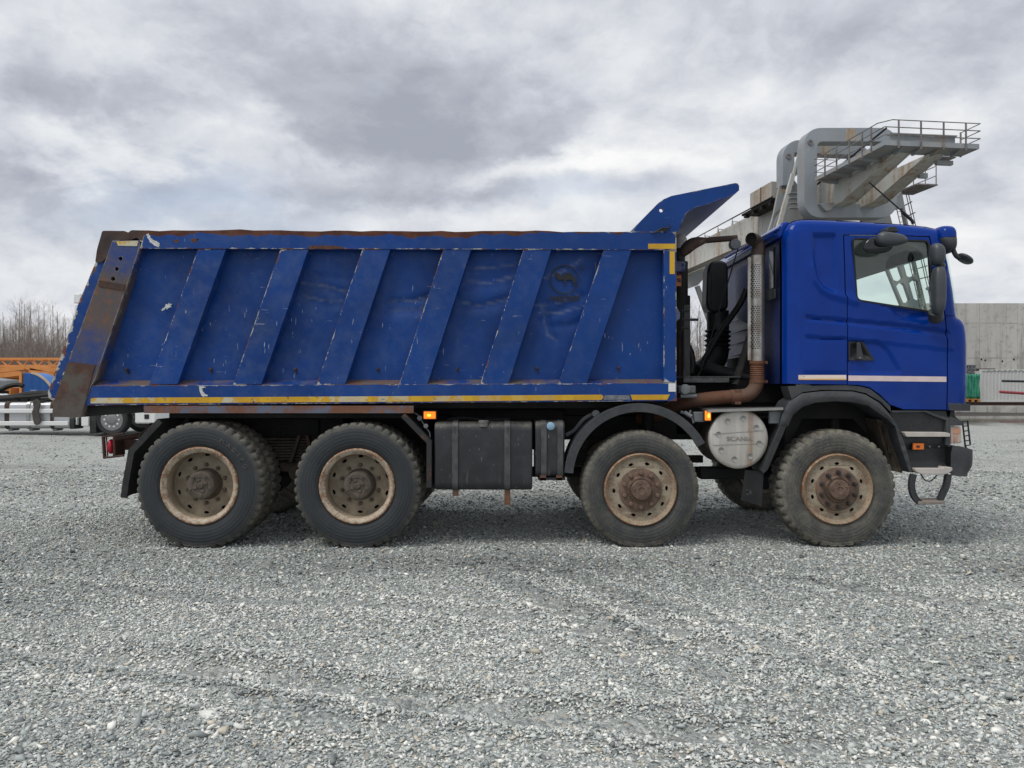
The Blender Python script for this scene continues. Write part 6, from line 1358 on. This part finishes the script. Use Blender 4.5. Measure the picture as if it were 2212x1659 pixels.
m.prism([(p.x, p.z) for p in (at(a, b, y_) for a, b in pts)], y_, y_ + 4); ob = m.build('tarpaulin', simple('faded_blue_grey_tarpaulin', lin('#8d979d'), .7, var=.15, scale=1.2, bmp=.4), None, bevel=.25, seg=3)
tag(ob, 'pale blue-grey sheeted stack below the orange booms', 'tarpaulin')
y_ = 38 - CAM_D; m = MB(); pp = curve([at(-40, 850, y_), at(0, 842, y_), at(20, 834, y_), at(40, 831, y_), at(50, 834, y_)]); m.tube(pp, .12, 6)
for k in range(6): m.box(at(-40 + k * 9, 862, y_), at(-33 + k * 9, 850 - k * 1.2, y_ + .5))
ob = m.build('scrap_heap', M['dark'], None); tag(ob, 'dark heap of hoses and pipes beyond the white truck chassis', 'heap')
y_ = 36 - CAM_D; m = MB()
for k in range(5): q = at(-8 + k * 5, 853 + (k % 2) * 4, y_); m.ball(q, (.12, .2, .06), 8, 5)
ob = m.build('wrapped_parts', M['white'], None); tag(ob, 'small white wrapped parts lying beside the dark heap', 'parts')

# ================================================================ right side: pavement, container, wall, pipes
m = MB(); m.box((14, 47.0 - CAM_D, -.2), (120, 150, .36)); tag(m.build('pavement', simple('pale_concrete_ground', lin('#77756f'), .9, var=.15, scale=1), None), kind='structure')
y_ = 46.6 - CAM_D
def concrete(t):
    o = t.obj(); lo = t.noise(o, .25, 5, .6); mid = t.noise(o, 1.6, 6, .65); st = t.noise(t.mapv(o, scale=(1.1, 1, .10)), 1, 6, .7); bl = t.noise(t.mapv(o, scale=(.5, .5, .9)), 1.4, 5, .7)
    c = t.mix(t.ss(lo, .3, .7), lin('#b2b1ad'), lin('#c0bfb9')); c = t.mix(t.m('MULTIPLY', t.ss(st, .47, .66), .7), c, lin('#85827d')); c = t.mix(t.m('MULTIPLY', t.ss(mid, .52, .68), .55), c, lin('#8b8883')); c = t.mix(t.m('MULTIPLY', t.ss(bl, .55, .7), .4), c, lin('#d0cdc5'))
    return {'Base Color': c, 'Roughness': .9, 'Normal': bump(t, mid, .2, .03)}
M['concrete'] = material('stained_concrete', concrete)
m = MB()
for k in range(9): a2 = at(2010 + k * 62, 893, y_); b2 = at(2071.4 + k * 62, 876.6, y_); m.box((a2.x, y_, -.05), (b2.x, y_ + .4, b2.z))
tag(m.build('concrete_barrier', M['concrete'], None, bevel=.02), 'low stained concrete kerb wall running beyond the puddle', 'wall')
m = MB(); a2, b2 = at(2010, 875.8, y_), at(2580, 870, y_); m.box((a2.x, y_ + .1, a2.z), (b2.x, y_ + .35, b2.z)); m.box((a2.x, y_ + .05, b2.z), (b2.x, y_ + .4, b2.z + .04)); m.box((a2.x, y_ + .04, a2.z - .0), (b2.x, y_ + .42, a2.z + .04))
tag(m.build('steel_rail', M['rust_dark'], None), 'rust-brown steel rail lying along the top of the low concrete kerb', 'rail')
y_ = 90 - CAM_D; m = MB(); xs_ = [1960, 2018, 2116, 2173.5, 2198, 2275, 2350, 2430, 2560]; zs_ = [(655, 697.6), (698.4, 773), (774, 800), (800.5, 880)]
for i in range(len(xs_) - 1):
    for (t_, b_) in zs_: a2, b2 = at(xs_[i] + .4, b_, y_), at(xs_[i + 1] - .2, t_, y_); m.box((a2.x, y_ + .01 * ((i * 7 + int(t_)) % 4), a2.z), (b2.x, y_ + .6, b2.z))
a2, b2 = at(1955, 880, y_), at(2565, 656, y_); m.box((a2.x, y_ + .06, a2.z), (b2.x, y_ + 18, b2.z))
cw = m.build('concrete_building', M['concrete'], None); tag(cw, 'tall blank grey concrete building with stained panel joints at the yard edge', 'building')
for px, py in ((2120, 776), (2128, 778), (2190, 776), (2165, 780)): MB().pbox(px - 1.5, py - 1.5, px + 1.5, py + 2, y_ - .03, y_ + .1, y_).build('socket_hole', M['seam'], cw)
y_ = 61 - CAM_D; a2, b2 = at(2117.5, 868, y_), at(2300, 798, y_); ct = thing('shipping_container', (b2.x - 2, y_ + 1.2, .36), 'white corrugated shipping container standing on the raised concrete', 'container')
CW = simple('dirty_white_container', lin('#c3c5c4'), .5, var=.08, scale=1, dust=.3, dustcol=lin('#96938a'))
L_ = 7.5; pitch = .28; pr = []
x = 0
while x < L_: pr += [(x, .0), (x + .07, .0), (x + .105, .045), (x + .24, .045), (x + .275, 0)]; x += pitch
m = MB(); z0, z1 = .36 + .15, b2.z - .12; vs = []
for (u, d_) in pr: vs += [(a2.x + .15 + u, y_ + .02 + d_, z0), (a2.x + .15 + u, y_ + .02 + d_, z1)]
m.add(vs, [(2 * i, 2 * i + 2, 2 * i + 3, 2 * i + 1) for i in range(len(pr) - 1)]); m.box((a2.x + .15, y_ + .1, z0), (a2.x + .15 + L_, y_ + 2.4, z1)); m.build('side_wall', CW, ct, smooth=False)
m = MB(); m.box((a2.x, y_, .36), (a2.x + .16, y_ + .16, b2.z)); m.box((a2.x + .16, y_ - .005, b2.z - .14), (a2.x + L_, y_ + .12, b2.z)); m.box((a2.x + .16, y_ - .005, .36), (a2.x + L_, y_ + .12, .53)); m.box((a2.x, y_ + 2.28, .36), (a2.x + .16, y_ + 2.44, b2.z)); m.build('frame', CW, ct, bevel=.01)
m = MB()
for k in range(14): m.box((a2.x + .6 + k * .42, y_ - .012, b2.z - .10), (a2.x + .78 + k * .42, y_ - .004, b2.z - .05))
m.build('roof_rail_slot', M['crate_grey'], ct)
y_ = 60 - CAM_D; m = MB(); a2, b2 = at(2060, 861.5, y_), at(2116.5, 808, y_); nn_ = 44; vs = []
for i in range(nn_ + 1):
    for j in range(9): t, s_ = i / nn_, j / 8; vs.append((a2.x + (b2.x - a2.x) * t, y_ + .05 * math.sin(i * 1.3) * (.4 + s_) + .06 * math.sin(i * .5 + j), a2.z + (b2.z - a2.z) * s_ - .02 * math.sin(i * .8) * (j == 8)))
m.add(vs, [(i * 9 + j, (i + 1) * 9 + j, (i + 1) * 9 + j + 1, i * 9 + j + 1) for i in range(nn_) for j in range(8)]); sc_ = m.build('tarpaulin_screen', simple('green_tarpaulin', lin('#1f8068'), .6, var=.22, scale=1.5, dust=.25, dustcol=lin('#6f8f7e')), None)
so = sc_.modifiers.new('cloth', 'SOLIDIFY'); so.thickness = .02; tag(sc_, 'green tarpaulin screen hanging left of the white container', 'screen')
y_ = 59.5 - CAM_D; m = MB(); m.pbox(2058, 861.5, 2116, 863.5, y_, y_ + 1, y_)
for k in range(5): m.pbox(2060 + k * 13, 863.5, 2066 + k * 13, 867.8, y_, y_ + 1, y_)
tag(m.build('pallet', simple('orange_brown_timber', lin('#a8773f'), .8, var=.25), None), 'orange-brown timber pallet under the green tarpaulin', 'pallet')
y_ = 62 - CAM_D; m = MB()
for p, q in (((2086, 807), (2086, 788)), ((2107, 807), (2107, 788)), ((2086, 789), (2107, 789)), ((2086, 797), (2107, 797)), ((2086, 806), (2107, 806)), ((2086, 800), (2098, 807)), ((2092, 789), (2092, 797)), ((2098, 789), (2098, 797))): m.bar(at(*p, y_), at(*q, y_), .07, .07, (0, 1, 0))
m.pbox(2087, 789, 2106, 806, y_ + .05, y_ + .8, y_); m.pbox(2040, 808, 2118, 862, y_ + .1, y_ + 1.6, y_); tag(m.build('steel_crate', M['crate_grey'], None), 'grey steel frame crate standing above the green screen', 'crate')
y_ = 64 - CAM_D; m = MB(); m.pbox(2060, 796, 2150, 803, y_, y_ + 2, y_); m.pbox(2062, 803, 2150, 872, y_ + .2, y_ + 2, y_)
tag(m.build('rusty_beam_stack', M['rust_dark'], None), 'rust-brown stack of beams between the green screen and concrete building', 'beams')
y_ = 56 - CAM_D
for (p, q, r, mt, lb) in (((2165, 823), (2330, 826), .085, simple('black_plastic_pipe', lin('#22262b'), .4, var=.1), 'black pipe sticking out in front of the white container, the upper of two'), ((2160, 846.5), (2330, 857), .105, simple('dark_red_pipe', lin('#8f3a41'), .45, var=.1), 'dark red pipe sticking out in front of the white container below the black one')):
    m = MB(); m.tube([at(*p, y_), at(*q, y_)], r, 14); ob = m.build('pipe', mt, None); tag(ob, lb, 'pipe')
m = MB(); q = at(2310, 850, y_)
for dx_ in (0, 2.2): m.box((q.x - 1 + dx_, y_ - .1, .3), (q.x - .9 + dx_, y_ + .1, q.z + 1.2)); m.box((q.x - 1 + dx_, y_ - .5, q.z + .75), (q.x - .9 + dx_, y_ + .5, q.z + .85)); m.box((q.x - 1 + dx_, y_ - .5, q.z - .35), (q.x - .9 + dx_, y_ + .5, q.z - .27))
tag(m.build('pipe_rack', M['rust_dark'], None), 'steel rack carrying the black and red pipes', 'rack')
# puddle in the hollow before the kerb
def water(t):
    o = t.obj(); n_ = t.noise(t.mapv(o, scale=(.6, 2, 1)), 2.5, 3)
    return {'Base Color': lin('#8b857a'), 'Roughness': .05, 'IOR': 1.33, 'Specular IOR Level': .9, 'Normal': bump(t, n_, .04, .02)}
wp = [at(px, py, 0) for px, py in ()]
def gpt(px, py, z=.022):
    d = (CAM_H - z) * FPX / (py - HY); return ((px - CX) / FPX * d, d - CAM_D, z)
m = MB(); pw = [gpt(2040, 905), gpt(2060, 913), gpt(2100, 917), gpt(2150, 916), gpt(2220, 918), gpt(2330, 917), gpt(2420, 908), gpt(2400, 900), gpt(2200, 897.5), gpt(2060, 897.5)]
m.add(pw, [tuple(range(len(pw)))]); tag(m.build('water', material('still_puddle', water), None, smooth=False), kind='structure')

# ================================================================ bare trees and the far bank
def bark(name, c1, c2):
    def f(t):
        o = t.obj(); n_ = t.noise(t.mapv(o, scale=(1, 1, .4)), 3, 5, .6); return {'Base Color': t.mix(t.ss(n_, .4, .6), c1, c2), 'Roughness': .9}
    return material(name, f)
BK = bark('birch_bark', lin('#a09a93'), lin('#7a736c')); TWG = bark('grey_brown_twigs', lin('#978b83'), lin('#7e746d'))
def tree_meshes(seed, H, dens):
    rr = random.Random(seed); tr_ = MB(); cr_ = MB(); pts = [Vector((0, 0, -.1))]; lean = Vector((rr.uniform(-.05, .05), rr.uniform(-.05, .05), 0))
    for i in range(1, 9): pts.append(Vector((lean.x * i * H / 8 + rr.uniform(-.08, .08), lean.y * i * H / 8 + rr.uniform(-.08, .08), H * i / 8)))
    r0 = H * .0075; tr_.tube(pts, [r0 * (1 - .1 * i) + .01 for i in range(9)], 6)
    def branch(p, d, L, r, lev):
        q = [p]; dd = d.copy()
        for i in range(3): dd = (dd + Vector((rr.uniform(-.25, .25), rr.uniform(-.25, .25), rr.uniform(-.05, .28)))).normalized(); q.append(q[-1] + dd * L / 3)
        cr_.tube(q, [r, r * .75, r * .5, r * .3], 3, cap=False)
        if lev < 2:
            for k in range(rr.randint(3, 5) if lev == 0 else rr.randint(3, 4)):
                t = rr.uniform(.25, 1); b = q[min(2, int(t * 3))].lerp(q[min(3, int(t * 3) + 1)], t * 3 - int(t * 3) if t < 1 else 1)
                nd = (dd + Vector((rr.uniform(-1, 1), rr.uniform(-1, 1), rr.uniform(-.1, .7)))).normalized(); branch(b, nd, L * rr.uniform(.4, .62), r * .5, lev + 1)
    nb = int(dens)
    for k in range(nb):
        t = rr.uniform(.22, .98); i = min(7, int(t * 8)); p = pts[i].lerp(pts[i + 1], t * 8 - i); a = rr.uniform(0, 6.28); up = rr.uniform(.35, 1.2)
        branch(p, Vector((math.cos(a), math.sin(a), up)).normalized(), H * (.30 - .2 * t) * rr.uniform(.7, 1.2), r0 * .33 * (1.15 - t), 0)
    return tr_, cr_
def make_tree(seed, H, dens, name, label, group):
    o = thing(name, (0, 0, 0), label, 'tree', group=group); t_, c_ = tree_meshes(seed, H, dens); t_.build('trunk', BK, o, local=True, recalc=False); c_.build('crown', TWG, o, local=True, smooth=False, recalc=False); return o
LB = 'bare leafless birch in the grey-brown wood along the far left edge'
protos = [make_tree(40 + k, 12 + 1.1 * k, 44, 'bare_tree', LB, 'bare trees of the wood behind the yard') for k in range(5)]
rt = random.Random(3); used = 0
for row, (Y, n_, sc_) in enumerate(((104, 26, .86), (110, 32, .95), (118, 34, 1.0), (126, 34, 1.05), (136, 32, 1.12))):
    for i in range(n_):
        px = -130 + 420 * (i + rt.uniform(.1, .9)) / n_; Yt = Y + rt.uniform(-3, 3); o = protos[used] if used < 5 else copy_tree(protos[rt.randrange(5)]); used += 1
        s_ = sc_ * rt.uniform(.52, .82) * (1.18 if 20 < px < 60 and row > 2 else 1); o.scale = (s_, s_, s_); o.location = ((px - CX) / FPX * Yt, Yt - CAM_D, 1.2); o.rotation_euler.z = rt.uniform(0, 6.28)
gp = make_tree(91, 9, 46, 'bare_tree', 'slender bare birch seen in the gap between tipper body and cab', 'birches seen between body and cab')
for i, (px, Y, s_) in enumerate(((1492, 66, 1.0), (1500, 74, 1.05), (1508, 70, .95), (1519, 78, .9), (1527, 68, .7), (1484, 80, 1.0), (1514, 62, .72), (1498, 60, .65))):
    o = gp if i == 0 else copy_tree(gp); o.location = ((px - CX) / FPX * Y, Y - CAM_D, 0); o.scale = (s_,) * 3; o.rotation_euler.z = i * 1.7
m = MB(); xs_ = np.linspace(-170, 60, 60); vs = []
for x in xs_:
    hh = 1.3 + .25 * math.sin(x * .13) + .15 * math.sin(x * .41)
    for (yy, zz) in ((88, -.05), (96, hh * .8), (104, hh), (150, hh + .4), (170, -.05)): vs.append((x, yy - CAM_D, zz))
m.add(vs, [(i * 5 + j, (i + 1) * 5 + j, (i + 1) * 5 + j + 1, i * 5 + j + 1) for i in range(59) for j in range(4)]); tag(m.build('terrain', simple('brown_dead_grass', lin('#5a4f42'), .95, var=.25, scale=.8, bmp=.3), None, recalc=False), kind='structure')
m = MB(); rb = random.Random(5)
for i in range(3600):
    px = rb.uniform(-140, 300); Y = rb.uniform(100, 112); b0 = Vector(((px - CX) / FPX * Y, Y - CAM_D, 1.2)); h = rb.uniform(1.5, 6.4); d_ = Vector((rb.uniform(-.3, .3), rb.uniform(-.3, .3), 1)); m.tube([b0, b0 + d_ * h * .5, b0 + d_ * h + Vector((rb.uniform(-.4, .4), 0, 0))], [.035, .025, .01], 3, cap=False)
br = m.build('undergrowth', TWG, None, smooth=False, recalc=False); tag(br, kind='stuff')
# small blue and white van seen low in the gap
y_ = 42 - CAM_D; q = at(1487, 776, y_); vb = thing('blue_cabin', (q.x, y_ + 1, 0), 'small bright blue machine cabin glimpsed low between tipper body and cab', 'machine')
m = MB(); m.box((q.x - .35, y_, 0), (q.x + .35, y_ + 1.6, q.z + .5)); m.build('housing', simple('bright_blue_cabin_paint', lin('#2f6fd0'), .4), vb, bevel=.06); m = MB(); m.box((q.x - .2, y_ - .02, q.z - .1), (q.x + .2, y_ + .01, q.z + .3)); m.build('window', M['white'], vb)
